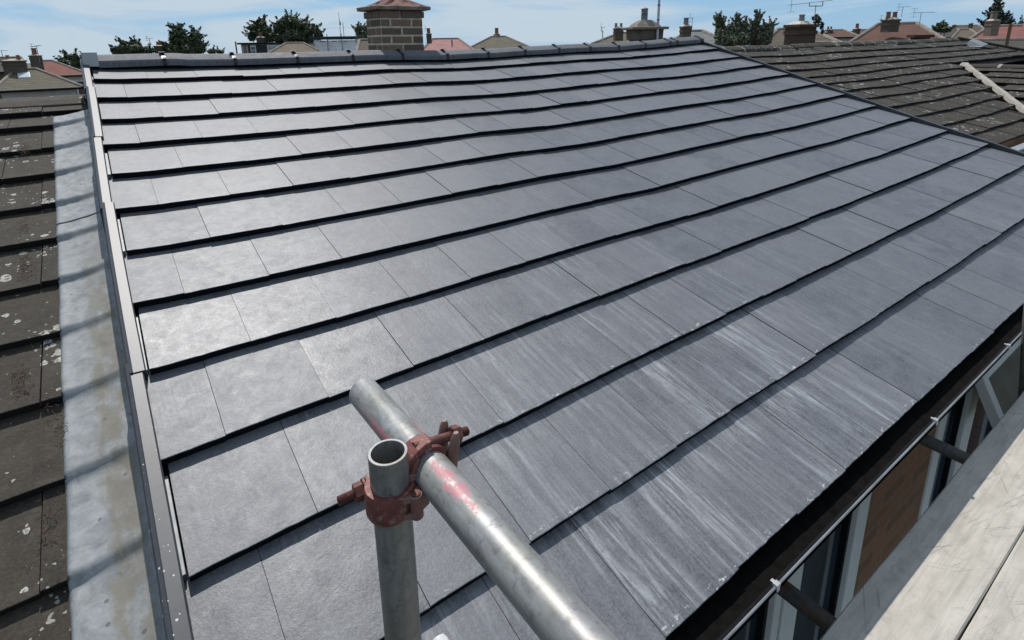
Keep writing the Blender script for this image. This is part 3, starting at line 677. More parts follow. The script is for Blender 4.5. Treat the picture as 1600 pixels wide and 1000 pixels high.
# ridge tiles of the neighbour
x = -0.07
while x > -6.8:
    mb = MB(); rings = []
    dz = rnd.uniform(-.004, .004)
    for X in (x - 0.445, x - 0.30, x - .15, x):
        sec = [(-0.22, -0.265), (-0.21, -0.240), (-0.12, -0.214), (0, -0.200), (0.12, -0.214), (0.21, -0.240), (0.22, -0.265)]
        inn = [(0.20, -0.27), (0, -0.235), (-0.20, -0.27)]
        rings.append([Vector((X, a, b + dz)) for a, b in sec + inn])
    mb.loft(rings); mb.c = (rnd.random(), 0, 0, 1); mb.col = [mb.c] * len(mb.f)
    for f, u in zip(mb.f, mb.uv):
        for j, vi in enumerate(f): u[j] = (mb.v[vi].x, mb.v[vi].y)
    mb.build('ridge_tile', M_OLD, lroof, bevel=0.004)
    m2 = MB(); m2.loft([[Vector((X, a * 1.02, b + .003)) for a, b in sec] + [Vector((X, 0, -.26))] for X in (x - .462, x - .444)]); m2.build('mortar_joint', M_MORTAR, lroof)
    x -= 0.46
M_MOSS = plain('dry_moss', (0.09, 0.045, 0.028), 0.95, 0, 0.4, 60)
for X, s_, n_ in ((-0.335, 2.10, 60), (-0.34, 2.74, 70), (-0.25, 2.98, 30), (-0.36, 0.95, 40), (-0.27, 3.3, 30), (-0.345, 1.75, 30)):
    mb = MB()
    for k in range(n_):
        a_ = X + rnd.gauss(0, .012); b_ = s_ + rnd.uniform(-.07, .09); q0 = LP(a_, b_, 0.0); an_ = rnd.random() * 6.28; l_ = rnd.uniform(.006, .022)
        mb.tube(q0, q0 + DV * l_ * math.sin(an_) + Vector((l_ * math.cos(an_) * .6, 0, rnd.uniform(.001, .008))), .0009, 4)
    mb.build('dry_moss', M_MOSS, lroof)
# lead sheets dressed over the stepped tiles
def step_h(s):
    s0 = 0.04
    for a in NS:
        if s < a:
            return -0.032 + 0.032 * (s - s0) / (a - s0), s - s0, a - s
        s0 = a
    return 0, 1, 1
def lead(s_a, s_b, lifto, part=None):
    mb = MB(); nx = 22; ns = int((s_b - s_a) / 0.010)
    def hs(s):
        acc = 0
        for k in range(7): acc += step_h(s + (k - 3) * 0.0042)[0]
        return acc / 7
    P_ = []
    for j in range(ns + 1):
        s = s_a + (s_b - s_a) * j / ns; row = []
        for i in range(nx + 1):
            xl = -0.238 + 0.0025 * noise.noise(Vector((0, s * 7, 3))) ; xr = -0.052
            X = xl + (xr - xl) * i / nx
            h = hs(s) * (0.80 - 0.30 * i / nx) + 0.006 + lifto + min(1, i / 4) * (0.0022 * noise.noise(Vector((X * 30, s * 22, 0))) + 0.0035 * noise.noise(Vector((X * 8, s * 6, 5))))
            h += 0.030 * (i / nx) ** 1.8
            if i == 0: h -= 0.004
            row.append((LP(X, s, h), (X, s)))
        P_.append(row)
    for j in range(ns):
        for i in range(nx):
            q = [P_[j][i], P_[j + 1][i], P_[j + 1][i + 1], P_[j][i + 1]]
            mb.face([a[0] for a in q], [a[1] for a in q])
    o = mb.build('lead_flashing', M_LEAD, nb)
    import bmesh
    bm = bmesh.new(); bm.from_mesh(o.data); bmesh.ops.remove_doubles(bm, verts=bm.verts, dist=1e-5); bm.to_mesh(o.data); bm.free()
    for p in o.data.polygons: p.use_smooth = True
    m = o.modifiers.new('t', 'SOLIDIFY'); m.thickness = 0.0025; m.offset = -1
    return o
lead(0.50, 1.80, 0.004); lead(1.76, 4.5, 0.0)
mb = MB()
mb.face([(-6.9, -4.1, GROUND), (-.06, -4.1, GROUND), (-.06, -4.1, -1.4), (-6.9, -4.1, -1.4)], [(0, 0), (6.8, 0), (6.8, 5), (0, 5)])
mb.face([(-.06, 4.1, GROUND), (-6.9, 4.1, GROUND), (-6.9, 4.1, -1.45), (-.06, 4.1, -1.45)], [(0, 0), (6.8, 0), (6.8, 5), (0, 5)])
mb.face([(-6.9, 4.1, GROUND), (-6.9, -4.1, GROUND), (-6.9, -4.1, -1.4), (-6.9, 4.1, -1.4)], [(0, 0), (8, 0), (8, 5), (0, 5)])
mb.build('wall', M_BRICKWALL, nb)

# ------------------------------------------------------------------ right neighbour: long weathered roof, hip end and cross wing
rn = thing('adjoining_house', (12.0, -2.0, GROUND), 'adjoining house on the right under a long dark weathered roof with a pale mortar valley', 'house', None)
RS = [0.42, 0.71, 0.99, 1.25, 1.50, 1.75, 2.01, 2.28, 2.55, 2.81, 3.06, 3.30]
def rl(X): return interp([(6.4, 0.02), (7.2, -0.005), (8.6, -0.012), (9.6, 0.012), (10.6, 0.018), (12, 0.022), (14, 0.03), (16, 0.05), (18, 0.07)], X)
def QP(X, s, h=0.0): return Vector((X, 0, 0)) + DV * s + NV * (h + rl(X))
def rightlim(s):
    if s < 1.40: return 15.9 + 0.9 * s
    return 12.1 - 1.72 * (s - 1.45)
mb = MB(); uvl = []
rws = [(0.10, RS[0])] + list(zip(RS, RS[1:]))
for r, rw in enumerate(rws):
    tiles(QP, [rw], 6.44, rightlim(rw[1]), 0.30, (lambda rr_, r=r: 0 if r % 2 else -0.15), 0.026, mb, None, uvl=uvl, gap=0.004, jit=0.005, under=0.006, thick=0.027, edge=lambda s: rightlim(s))
rroof = mb.build('roof', M_OLD2, rn); tag(rroof, 'dark brown weathered tiles with pale specks')
mb = MB()
mb.face([QP(6.44, 0, -.06), QP(6.44, 3.28, -.06), QP(9.0, 3.28, -.06), QP(12, 1.45, -.06), QP(12, 0, -.06)]); mb.face([QP(12, 0, -.06), QP(12, 1.45, -.06), QP(17, 1.3, -.1), QP(15.9, 0, -.06)])
mb.face([QP(6.44, 0, -.06), QP(15.9, 0, -.06), Vector((17.5, 3.4, -1.1)), Vector((6.44, 3.4, -1.1))])
mb.face([QP(15.9, 0, -.06), QP(17.1, 1.3, -.06), Vector((19, -3, -1.0)), Vector((19, 3.3, -1.1))])
mb.build('roof_deck', M_OLD2, rroof)
x = 6.55
while x < 15.9:
    mb = MB(); dz = rnd.uniform(-.006, .006); rings = []
    for X in (x, x + .22, x + 0.44):
        l = rl(X) - 0.0
        rings.append([Vector((X, a, b + dz + l)) for a, b in ((-0.15, -0.062), (-0.13, -0.028), (-0.07, 0.004), (0, 0.016), (0.07, 0.004), (0.13, -0.028), (0.15, -0.062))])
    mb.loft(rings); mb.c = (rnd.random(), 0, 0, 1); mb.col = [mb.c] * len(mb.f)
    for f, u in zip(mb.f, mb.uv):
        for j, vi in enumerate(f): u[j] = (mb.v[vi].x, mb.v[vi].y)
    mb.build('ridge_tile', M_OLD2, rroof)
    if rnd.random() < 0.35:
        m2 = MB(); l = rl(x + .45)
        a0 = rnd.choice((-0.16, -0.155)); m2.loft([[Vector((X, a, b + dz + l + .004)) for a, b in ((-0.155, -0.062), (-0.135, -0.026), (-0.072, 0.006), (0, 0.018), (0.072, .006), (0.15, -.062))] for X in (x + .438, x + .462)]); m2.build('mortar_joint', M_PALEMORTAR, rroof)
    if rnd.random() < 0.4:
        m2 = MB(); m2.box((x + .22, -.152, -.060 + rl(x)), (.36, .03, .03)); m2.build('mortar_bed', M_PALEMORTAR, rroof)
    x += 0.46
# hip tiles on the end of the main roof
mb = MB(); mb.c = (0.5, 0, 0, 1)
pp = [QP(15.9 + 0.9 * s, s, 0.03) for s in (0.05, 0.5, 1.0, 1.40)]
for a, b in zip(pp, pp[1:]): mb.tube(a, b, 0.03, 10)
mb.build('hip_tile', M_OLD2, rroof)
# cross wing: low slope falling towards the left, ridge running towards the eave
V0 = QP(12.15, 1.42, 0.0); V1 = QP(9.02, 3.24, 0.0)
wing = MB(); uvw = []
dirY = Vector((0, -1, 0)); fall = Vector((V1.x - V0.x, 0, V1.z - V0.z)); FL = fall.length; fu = fall.normalized()
nrm = Vector((-fu.z, 0, fu.x)); nrm = nrm if nrm.z > 0 else -nrm
nr = 8
for k in range(nr):
    a0, a1 = FL * k / nr, FL * (k + 1) / nr
    y0 = V0.y + (V1.y - V0.y) * ((k + 0.5) / nr); q = 0
    yy = y0 - (0.15 if k % 2 else 0)
    while yy > -6.2:
        b0, b1 = yy, yy - 0.30; j = rnd.uniform(-.003, .003)
        def Wp(yv, d, h): return Vector((V0.x, yv, V0.z)) + fu * d + nrm * (h + j)
        wing.c = (rnd.random(), 0, 0, 1)
        t = 0.026
        pts = [Wp(b0 - .002, a0, -t), Wp(b0 - .002, a1, 0), Wp(b1 + .002, a1, 0), Wp(b1 + .002, a0, -t)]
        uvq = [(b0, a0), (b0, a1), (b1, a1), (b1, a0)]
        wing.face(pts[::-1], uvq[::-1]); 
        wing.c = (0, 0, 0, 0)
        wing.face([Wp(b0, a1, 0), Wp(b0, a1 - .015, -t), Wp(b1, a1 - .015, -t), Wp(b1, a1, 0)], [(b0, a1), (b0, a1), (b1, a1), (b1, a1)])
        yy = b1
wing.c = (0.5, 0, 0, 1)
wing.face([V0 + nrm * -.05, Vector((V0.x, -6.2, V0.z)) + nrm * -.05, Vector((V1.x, -6.2, V1.z)) + nrm * -.05, V1 + nrm * -.05])
wing.face([Vector((V0.x, -1.0, V0.z)), Vector((V0.x, -6.2, V0.z)), Vector((V0.x + 3.2, -6.2, V1.z)), Vector((V0.x + 3.2, -1.0, V1.z))])
wg = wing.build('wing_roof', M_OLD2, rn)
yv = V0.y - 0.05
while yv > -6.0:
    m2 = MB(); m2.c = (rnd.random(), 0, 0, 1)
    m2.loft([[Vector((V0.x + a, y, V0.z + b)) for a, b in ((-0.12, -0.03), (-0.10, -0.008), (-0.05, 0.012), (0, 0.02), (0.05, 0.012), (0.10, -0.008), (0.12, -0.03))] for y in (yv, yv - 0.43)])
    m2.build('ridge_tile', M_OLD2, wg)
    m3 = MB(); m3.loft([[Vector((V0.x + a, y, V0.z + b)) for a, b in ((-0.125, -0.03), (-0.105, -0.005), (-0.05, 0.017), (0, 0.025), (0.05, 0.017), (0.10, -0.005), (0.12, -0.03))] for y in (yv - .425, yv - 0.47)]); m3.build('mortar_joint', M_PALEMORTAR, wg)
    yv -= 0.46
mb = MB(); rings = []
for k in range(25):
    t = k / 24; p = V0.lerp(V1, t) + Vector((0, 0, 0.012)); d = (V1 - V0).normalized(); sd_ = d.cross(Vector((0, 0, 1))).normalized()
    wd = 0.044 + 0.010 * noise.noise(Vector((t * 7, 1, 0))); hh = 0.03 + 0.010 * noise.noise(Vector((t * 9, 4, 0)))
    if k == 0: wd *= 1.7
    rings.append([p - sd_ * wd + Vector((0, 0, -.02)), p - sd_ * wd * .6 + Vector((0, 0, hh)), p + sd_ * wd * .6 + Vector((0, 0, hh)), p + sd_ * wd + Vector((0, 0, -.02))])
mb.loft(rings); mb.build('valley_mortar', M_PALEMORTAR, rn)
mb = MB(); mb.box((7.75, -3.26, -1.035), (2.6, 0.10, 0.05)); mb.build('gutter', plain('grey_gutter', (0.25, 0.26, 0.27), 0.5, 0, 0.2, 10), rn, bevel=.01)
mb = MB()
def wf_(xa, xb, y, za, zb): mb.face([(xa, y, za), (xb, y, za), (xb, y, zb), (xa, y, zb)], [(xa, za), (xb, za), (xb, zb), (xa, zb)])
wf_(6.56, 9.0, -3.12, GROUND, -0.98)
mb.face([(9.0, -3.12, GROUND), (9.0, -6.1, GROUND), (9.0, -6.1, -0.98), (9.0, -3.12, -0.98)][::-1], [(0, 0), (3, 0), (3, 5), (0, 5)])
mb.face([(9.0, -6.1, GROUND), (15.3, -6.1, GROUND), (15.3, -6.1, -0.98), (9.0, -6.1, -0.98)], [(0, 0), (6, 0), (6, 5), (0, 5)])
mb.build('wall', M_BRICKWALL, rn); mb = MB()
mb.face([(19, 3.3, GROUND), (6.56, 3.3, GROUND), (6.56, 3.3, -1.2), (19, 3.3, -1.2)], [(0, 0), (12, 0), (12, 5), (0, 5)])
mb.face([(19, -3, GROUND), (19, 3.3, GROUND), (19, 3.3, -1.1), (19, -3, -1.1)], [(0, 0), (6, 0), (6, 5), (0, 5)])
mb.build('wall', M_BRICKWALL, rn)
mb = MB(); mb.box((7.62, -3.14, -1.35), (0.5, 0.06, 0.42)); mb.build('window', M_UPVC, rn, bevel=.01)
mb = MB(); mb.hexa([W(1533, 72, 12.0) + Vector(q) for q in ((0, 0, -.02), (.5, 0, -.02), (.5, .3, 0), (0, .3, 0), (.1, 0, .0), (.42, 0, .04), (.35, .25, .16), (.1, .25, .12))]); mb.build('lead_saddle', M_LEAD, rn)

# ------------------------------------------------------------------ scaffold
SX, SY, TR = 0.2288, -4.252, 0.02418
LX = 0.2800
def lz(Y): return -0.430 - (Y + 4.252) * 0.052
p0 = Vector((SX, SY, -0.3835)); 
mb = MB(); mb.pipe(Vector((SX, SY, -3.6)), p0, TR, TR - 0.0036, 56)
std = mb.build('scaffold_standard', M_GALV_V, None, sm=True, base=(SX, SY, -3.6))
tag(std, 'upright grey scaffold tube with open hollow top, clamped in the foreground', 'scaffold tube', 'steel scaffold tubes')
Y0, Y1 = -4.030, -5.6
a = Vector((LX, Y0, lz(Y0))); b = Vector((LX, Y1, lz(Y1)))
mb = MB(); d_ = (a - b).normalized()
mb.rev(b, a - b, [(0, TR)] + [((a - b).length * k / 10, TR) for k in range(1, 10)] + [((a - b).length - .004, TR), ((a - b).length - .0012, TR - .0008), ((a - b).length, TR - .003), ((a - b).length - .0005, TR - .0042)], 56)
led = mb.build('scaffold_tube', M_GALV_Y, None, sm=True, base=(LX, -4.15, lz(-4.15)))
tag(led, 'level galvanised scaffold tube with worn pink paint, reaching over the roof', 'scaffold tube', 'steel scaffold tubes')
# double coupler
cp = thing('scaffold_coupler', (SX, SY, -0.45), 'rusty red double coupler clamping the upright tube to the level tube', 'coupler')
CZ = -0.447
def band(mb, c, ax, r_in, r_out, wdt, a0, a1, ref, seg=28, bulge=0.0):
    ax = Vector(ax).normalized(); t = Vector(ref).normalized(); bb = ax.cross(t)
    rings = []
    for k in range(seg + 1):
        an = a0 + (a1 - a0) * k / seg; dd = t * math.cos(an) + bb * math.sin(an)
        w2 = wdt / 2 * (1 - 0.22 * abs(2 * k / seg - 1) ** 6)
        ro = r_out + bulge * math.sin(math.pi * k / seg)
        rings.append([Vector(c) + dd * r_in - ax * w2, Vector(c) + dd * (ro - .0012) - ax * w2, Vector(c) + dd * ro - ax * (w2 - .003), Vector(c) + dd * (ro + .0006), Vector(c) + dd * ro + ax * (w2 - .003), Vector(c) + dd * (ro - .0012) + ax * w2, Vector(c) + dd * r_in + ax * w2])
    mb.loft(rings)
C1 = Vector((SX, SY, CZ)); C2 = Vector((LX, SY + 0.004, lz(SY)))
# body half around the upright (side towards the level tube), and its closing flap
mb = MB(); band(mb, C1, (0, 0, 1), TR + .0004, TR + .0075, .040, R_(-95), R_(95), (1, 0, 0)); 
band(mb, C2, (0, 1, 0), TR + .0004, TR + .0075, .038, R_(-120), R_(60), (-1, 0, 0))
mb.box((C1 + C2) / 2 + Vector((0.0005, 0, .001)), (0.014, 0.036, 0.036))
mb.build('coupler_body', M_COUP, cp, sm=True, bevel=0.0012)
mb = MB(); band(mb, C1, (0, 0, 1), TR + .0004, TR + .0068, .038, R_(88), R_(285), (1, 0, 0), bulge=.0015)
fl = mb.build('upright_flap', M_COUP, cp, sm=True)
mb = MB(); band(mb, C2, (0, 1, 0), TR + .0004, TR + .0065, .024, R_(62), R_(175), (-1, 0, 0), bulge=.001)
# the two prongs the bolt drops between
for sgn in (-1, 1):
    pc = C2 + Vector((0.033, sgn * 0.0135, 0.003))
    r_ = []
    for hgt, wx, wy in ((-0.022, .009, .0055), (0.0, .0085, .006), (0.018, .008, .006), (0.030, .006, .005), (0.036, .0035, .003)):
        cc = pc + Vector((hgt * 0.15, sgn * hgt * 0.05, hgt)); r_.append([cc + Vector((wx * math.cos(t_), wy * math.sin(t_), 0)) for t_ in [math.tau * q / 12 for q in range(12)]])
    mb.loft(r_)
mb.build('level_flap', M_COUP, cp, sm=True)
def screw(mb, p, d, l, r=0.0062, pitch=0.0017):
    p, d = Vector(p), Vector(d).normalized(); prof = [(0, r * .8)]
    n = int(l / pitch)
    for k in range(n): prof += [(k * pitch + .0002, r * .84), (k * pitch + pitch * .5, r), ]
    prof += [(l - .0008, r * .9), (l, r * .6)]; mb.rev(p, d, prof, 16)
def nut(mb, p, d, af=0.0118, h=0.012):
    mb.rev(p, d, [(0, af * .9), (.0012, af), (h - .0012, af), (h, af * .9)], 6)
def eye(mb, c, ax, r=0.0085, h=0.024): mb.rev(Vector(c) - Vector(ax).normalized() * h / 2, ax, [(0, r * .9), (.001, r), (h - .001, r), (h, r * .9)], 18)
# bolt of the upright half, pointing left away from the ring
bd = Vector((-1, -0.42, 0.03)).normalized(); bs = C1 + Vector((-0.008, 0.029, 0.0)) + bd * 0.004
bs = C1 + Vector((-0.004, 0.0275, 0.001))
bd = Vector((-1.0, 0.06, -0.03)).normalized()
mb = MB(); mb.tube(bs, bs + bd * 0.022, 0.0062, 14); screw(mb, bs + bd * 0.02, bd, 0.034); mb.build('bolt', M_BOLT, cp, sm=True)
mb = MB(); nut(mb, bs + bd * 0.021, bd); mb.rev(bs + bd * 0.018, bd, [(0, .0135), (.003, .0135)], 20); mb.build('nut', M_BOLT, cp)
# lugs the bolt passes through
mb = MB(); mb.box(bs + bd * 0.010 + Vector((0, -0.001, 0)), (0.016, 0.020, 0.030)); mb.build('bolt_lug', M_COUP, cp, bevel=0.004)
# hinge on the near right side of the ring
hc = C1 + Vector((0.018, -0.034, 0.0))
mb = MB(); eye(mb, hc, (0, 0, 1), 0.0080, 0.034); mb.box(hc + Vector((-.008, .006, 0.012)), (0.026, 0.014, 0.008), R_(-25)); mb.box(hc + Vector((-.008, .006, -0.012)), (0.026, 0.014, 0.008), R_(-25)); mb.box(hc + Vector((.008, .008, 0)), (0.02, 0.014, 0.026), R_(20)); mb.build('hinge', M_COUP, cp, bevel=0.0015)
mb = MB(); mb.rev(hc + Vector((0, 0, .016)), (0, 0, 1), [(0, .0065), (.0022, .0062), (.0034, .004)], 16); mb.build('hinge_pin', M_BOLT, cp, sm=True)
# bolt of the level half: over the tube, from the hinge arm to past the prongs
ba = Vector((LX - .016, C2.y - .001, C2.z + .0335)); bd2 = Vector((1, 0.0, -0.16)).normalized()
mb = MB(); mb.tube(ba, ba + bd2 * 0.052, 0.0062, 14); screw(mb, ba + bd2 * 0.03, bd2, 0.052); mb.build('bolt', M_BOLT, cp, sm=True)
mb = MB(); nut(mb, ba + bd2 * 0.056, bd2, 0.0125); mb.build('nut', M_BOLT, cp)
mb = MB(); rings = []
for t in range(9):
    an = R_(-30 + 130 * t / 8); cc = C2 + Vector((-math.cos(an) * (TR + .010), 0, math.sin(an) * (TR + .010)))
    wd = 0.011 + 0.004 * math.sin(math.pi * t / 8); dd = Vector((-math.cos(an), 0, math.sin(an)))
    rings.append([cc + Vector((0, -wd, 0)) - dd * .004, cc + Vector((0, -wd, 0)) + dd * .005, cc + Vector((0, wd, 0)) + dd * .005, cc + Vector((0, wd, 0)) - dd * .004])
mb.loft(rings); mb.build('hinge_arm', M_COUP, cp, bevel=0.002)

# short stub end low down behind the upright
q = W(683, 1000, 0.86)
mb = MB(); mb.rev(q + Vector((0.02, -0.30, -0.12)), Vector((-0.02, 0.30, 0.12)), [(0, 0.0145), (0.318, 0.0145), (0.3245, 0.012), (0.327, 0.006)], 24)
st = mb.build('scaffold_tube', M_STUBWHITE, None, sm=True, base=q); tag(st, 'rounded pale tube end poking up at the foot of the upright tube', 'tube end')
# boards
BZ = -1.42
for i, (ya, yb, lab) in enumerate(((-4.372, -4.585, 'pale scratched scaffold board beside the gutter, shaded along its house edge'), (-4.588, -4.81, 'second pale scaffold board, lying outside the one beside the gutter'))):
    mb = MB(); n = 60; rings = []
    for k in range(n + 1):
        X = 0.15 + 5.6 * k / n; e = 0.004 * noise.noise(Vector((X * 2.2, i * 7, 0))) + 0.0015 * noise.noise(Vector((X * 14, i * 3, 2)))
        z = BZ + 0.003 * math.sin(X * 1.1 + i) - 0.002 * i
        rings.append([Vector((X, yb, z - .038)), Vector((X, ya + e, z - .038)), Vector((X, ya + e, z - .004)), Vector((X, ya + e - .004, z)), Vector((X, yb + e + .004, z)), Vector((X, yb + e, z - .004))])
    mb.loft(rings); o = mb.build('scaffold_board', M_BOARD, None, base=(2.9, (ya + yb) / 2, BZ - .038)); tag(o, lab, 'scaffold board', 'scaffold boards')
mb = MB(); mb.box((2.9, -4.93, BZ - .019), (5.6, 0.22, 0.038)); o = mb.build('scaffold_board', M_BOARD, None, bevel=.003, base=(2.9, -4.93, BZ - .038)); tag(o, 'pale scaffold board farthest out from the gutter, at the right corner', 'scaffold board', 'scaffold boards')
for X, lab in ((1.425, 'rusty brown level tube reaching under the near end of the boards'), (2.50, 'dark grey level tube reaching under the boards in front of the bricks'), (4.0, 'dark level tube under the boards below the open window')):
    mb = MB(); zc = BZ - .038 - TR - .002; mb.tube((X, -4.128, zc), (X, -5.3, zc), TR, 28)
    o = mb.build('scaffold_tube', M_GALV_D if X < 2 else M_GALV_S, None, sm=True, base=(X, -4.5, zc)); tag(o, lab, 'scaffold tube', 'steel scaffold tubes')
tp = W(1611, 474, 2.45); bt = W(1600, 640, 2.62)
dv = (bt - tp); bt = tp + dv * 5
mb = MB(); mb.pipe(bt, tp, TR, TR - .0036, 32)
o = mb.build('scaffold_standard', M_GALV_S, None, sm=True, base=bt); tag(o, 'dark upright scaffold tube at the right edge beside the boards', 'scaffold tube', 'steel scaffold tubes')

# ------------------------------------------------------------------ ground
mb = MB(); mb.c = (0.5, 0, 0, 1)
n = 48; mb.mesh([(380 * math.cos(math.tau * k / n), 380 * math.sin(math.tau * k / n), GROUND) for k in range(n)], [tuple(range(n))])
mb.mesh([(r_ * math.cos(math.tau * k / n), r_ * math.sin(math.tau * k / n), z_) for r_, z_ in ((380, GROUND), (3000, -130)) for k in range(n)], [(k, n + k, n + (k + 1) % n, (k + 1) % n) for k in range(n)])
o = mb.build('ground', plain('garden_ground', (0.055, 0.06, 0.04), 0.95, 0, 0.45, 0.15)); tag(o, kind='structure')

# ------------------------------------------------------------------ houses beyond
RIGHT = Vector((0.809, -0.5876, 0)).normalized(); FWD = Vector((0.5876, 0.809, 0)).normalized()
def roofmat(name, c0, c1): return old_tile_mat(name, c0, c1, 0.5, 4)
def far_tile(name, c0, c1, row=0.33):
    m, nt, b = mat_base(name, 0.9, 0, 0.2); lk = nt.links.new
    uv = N(nt, 'ShaderNodeUVMap', uv_map='UVMap').outputs[0]; sx = N(nt, 'ShaderNodeSeparateXYZ'); lk(uv, sx.inputs[0])
    base = mix(nt, ramp(nt, [(0.3, 0.0), (0.7, 1.0)], noi(nt, uv, 1.6, 6, 0.7)), c0, c1)
    fr = mth(nt, 'FRACT', mth(nt, 'DIVIDE', sx.outputs[1], row)); ln = mth(nt, 'LESS_THAN', fr, 0.2)
    base = mix(nt, mth(nt, 'MULTIPLY', ln, 0.6), base, tuple(k * 0.3 for k in c0))
    p = ramp(nt, [(0.62, 0.0), (0.7, 1.0)], noi(nt, uv, 5, 4, 0.7)); base = mix(nt, mth(nt, 'MULTIPLY', p, 0.4), base, tuple(min(1, k * 1.9) for k in c1))
    lk(base, b.inputs['Base Color']); bump(nt, b, mth(nt, 'ADD', fr, noi(nt, uv, 10, 4)), 0.6, 0.03); return m
T_RED = far_tile('red_clay_tile', (0.17, 0.070, 0.055), (0.25, 0.105, 0.085)); T_PINK = far_tile('faded_pink_tile', (0.30, 0.15, 0.14), (0.42, 0.23, 0.21))
T_BRN = far_tile('brown_tile', (0.085, 0.066, 0.05), (0.14, 0.11, 0.085)); T_GRY = far_tile('grey_tile', (0.14, 0.14, 0.135), (0.20, 0.20, 0.195)); T_DRK = far_tile('dark_tile', (0.06, 0.055, 0.048), (0.10, 0.092, 0.08))
T_OLV = far_tile('olive_brown_tile', (0.10, 0.09, 0.065), (0.16, 0.14, 0.10)); T_RB = far_tile('red_brown_tile', (0.105, 0.055, 0.042), (0.16, 0.085, 0.065))
M_CREAM = plain('cream_render', (0.50, 0.47, 0.41), 0.9, 0, 0.12, 2); M_FARW = plain('white_window_frame', (0.62, 0.63, 0.64), 0.5, 0, 0.05, 3)
M_POT = plain('terracotta_pot', (0.22, 0.10, 0.065), 0.85, 0, 0.3, 8); M_POTG = plain('grey_metal_pot', (0.20, 0.20, 0.21), 0.6, 0.3, 0.3, 8)
M_HIP = plain('hip_ridge_tile', (0.20, 0.17, 0.14), 0.9, 0, 0.3, 3); M_ANT = plain('aerial_metal', (0.30, 0.31, 0.32), 0.5, 0.4, 0.2, 8)
M_STACK = brick_mat('stack_brick', (0.13, 0.10, 0.075), (0.085, 0.068, 0.052), (0.19, 0.17, 0.14)); M_DARKCLAD = plain('dark_cladding', (0.012, 0.014, 0.022), 0.6, 0, 0.3, 5)

def chimney(par, x, y0, y1, d, wpx, dpt=0.8, mat=None, pots=1, potm=None, yaw=0.15, cap=True, potpx=5, name='chimney', yb=None):
    """stack whose top is at pixel (x, y0) and whose foot is near pixel row y1"""
    ppm = FPX / d; w_ = wpx / ppm; top = W(x, y0, d); bot = W(x, yb or y1 + 6, d); z1, z0 = top.z, min(bot.z, top.z - 0.5)
    c = Vector((top.x, top.y, 0)) + FWD * (w_ * dpt / 2)
    M = Matrix.Rotation(math.atan2(RIGHT.y, RIGHT.x) + yaw, 3, 'Z')
    mb = MB(); mb.c = (0.5, 0, 0, 1)
    def bx(hx, hy, za, zb, off=(0, 0)):
        P4 = [c + M @ Vector((a * hx + off[0], b_ * hy + off[1], 0)) for a, b_ in ((-1, -1), (1, -1), (1, 1), (-1, 1))]
        for k in range(4):
            p, q = P4[k], P4[(k + 1) % 4]; l = (q - p).length
            mb.face([Vector((p.x, p.y, za)), Vector((q.x, q.y, za)), Vector((q.x, q.y, zb)), Vector((p.x, p.y, zb))], [(0, za), (l, za), (l, zb), (0, zb)])
        mb.face([Vector((p.x, p.y, zb)) for p in P4]); mb.face([Vector((p.x, p.y, za)) for p in P4][::-1])
    h = z1 - z0; hw = w_ / 2 * 0.88; hd = hw * dpt
    bx(hw, hd, z0, z1 - 0.10)
    st = mb.build(name, mat or M_STACK, par)
    if cap:
        mb = MB(); bx(w_ / 2 * 0.96, w_ / 2 * .96 * dpt, z1 - 0.30, z1 - 0.20); bx(w_ / 2, w_ / 2 * dpt, z1 - 0.11, z1 - 0.03); mb.build('corbel', mat or M_STACK, st)
        mb = MB(); P4 = [c + M @ Vector((a * hw, b_ * hd, 0)) for a, b_ in ((-1, -1), (1, -1), (1, 1), (-1, 1))]; P5 = [c + M @ Vector((a * hw * .5, b_ * hd * .5, 0)) for a, b_ in ((-1, -1), (1, -1), (1, 1), (-1, 1))]
        mb.loft([[Vector((p.x, p.y, z1 - .03)) for p in P4], [Vector((p.x, p.y, z1 + .06)) for p in P5]]); mb.build('flaunching', M_MORTAR, st)
    for k in range(pots):
        t = 0 if pots == 1 else (k / (pots - 1) - .5) * 1.3
        pr = potpx / ppm / 2; hp = pr * 3.0
        pc = c + M @ Vector((t * hw, 0, 0)); mb = MB()
        mb.rev(Vector((pc.x, pc.y, z1)), (0, 0, 1), [(0, pr * 1.1), (hp * .2, pr), (hp * .85, pr * .85), (hp * .86, pr * 1.05), (hp, pr * 1.0), (hp, pr * .7), (hp * .8, pr * .65)], 14)
        mb.build('chimney_pot', potm or M_POT, st, sm=True)
    return st, (c, z1, ppm)
def aerial(par, x, ytop, ybot, d, x0, x1, name='aerial', tilt=0.0, yaw=0.3, n=8):
    ppm = FPX / d; mb = MB(); r = max(0.010, 0.45 / ppm)
    t = W(x, ytop, d); b_ = W(x, ybot, d); mb.tube(Vector((t.x, t.y, b_.z)), t, r, 8)
    p = W(x0, ytop, d); q = W(x1, ytop + tilt * (x1 - x0), d); mb.tube(p, q, r * .8, 6)
    l = (q - p).length; dd = (q - p).normalized(); s = dd.cross(Vector((0, 0, 1))).normalized()
    for k in range(n):
        c = p + dd * l * (0.05 + .9 * k / (n - 1)); hw = 0.16 + 0.1 * (1 - k / n); mb.tube(c - s * hw, c + s * hw, r * .5, 5)
    c = p + dd * l * .04; mb.tube(c - Vector((0, 0, .18)), c + Vector((0, 0, .18)), r * .6, 5); mb.tube(c - Vector((0, 0, .18)) - s * .2, c - Vector((0, 0, .18)) + s * .2, r * .6, 5); mb.tube(c + Vector((0, 0, .18)) - s * .2, c + Vector((0, 0, .18)) + s * .2, r * .6, 5)
    return mb.build(name, M_ANT, par)
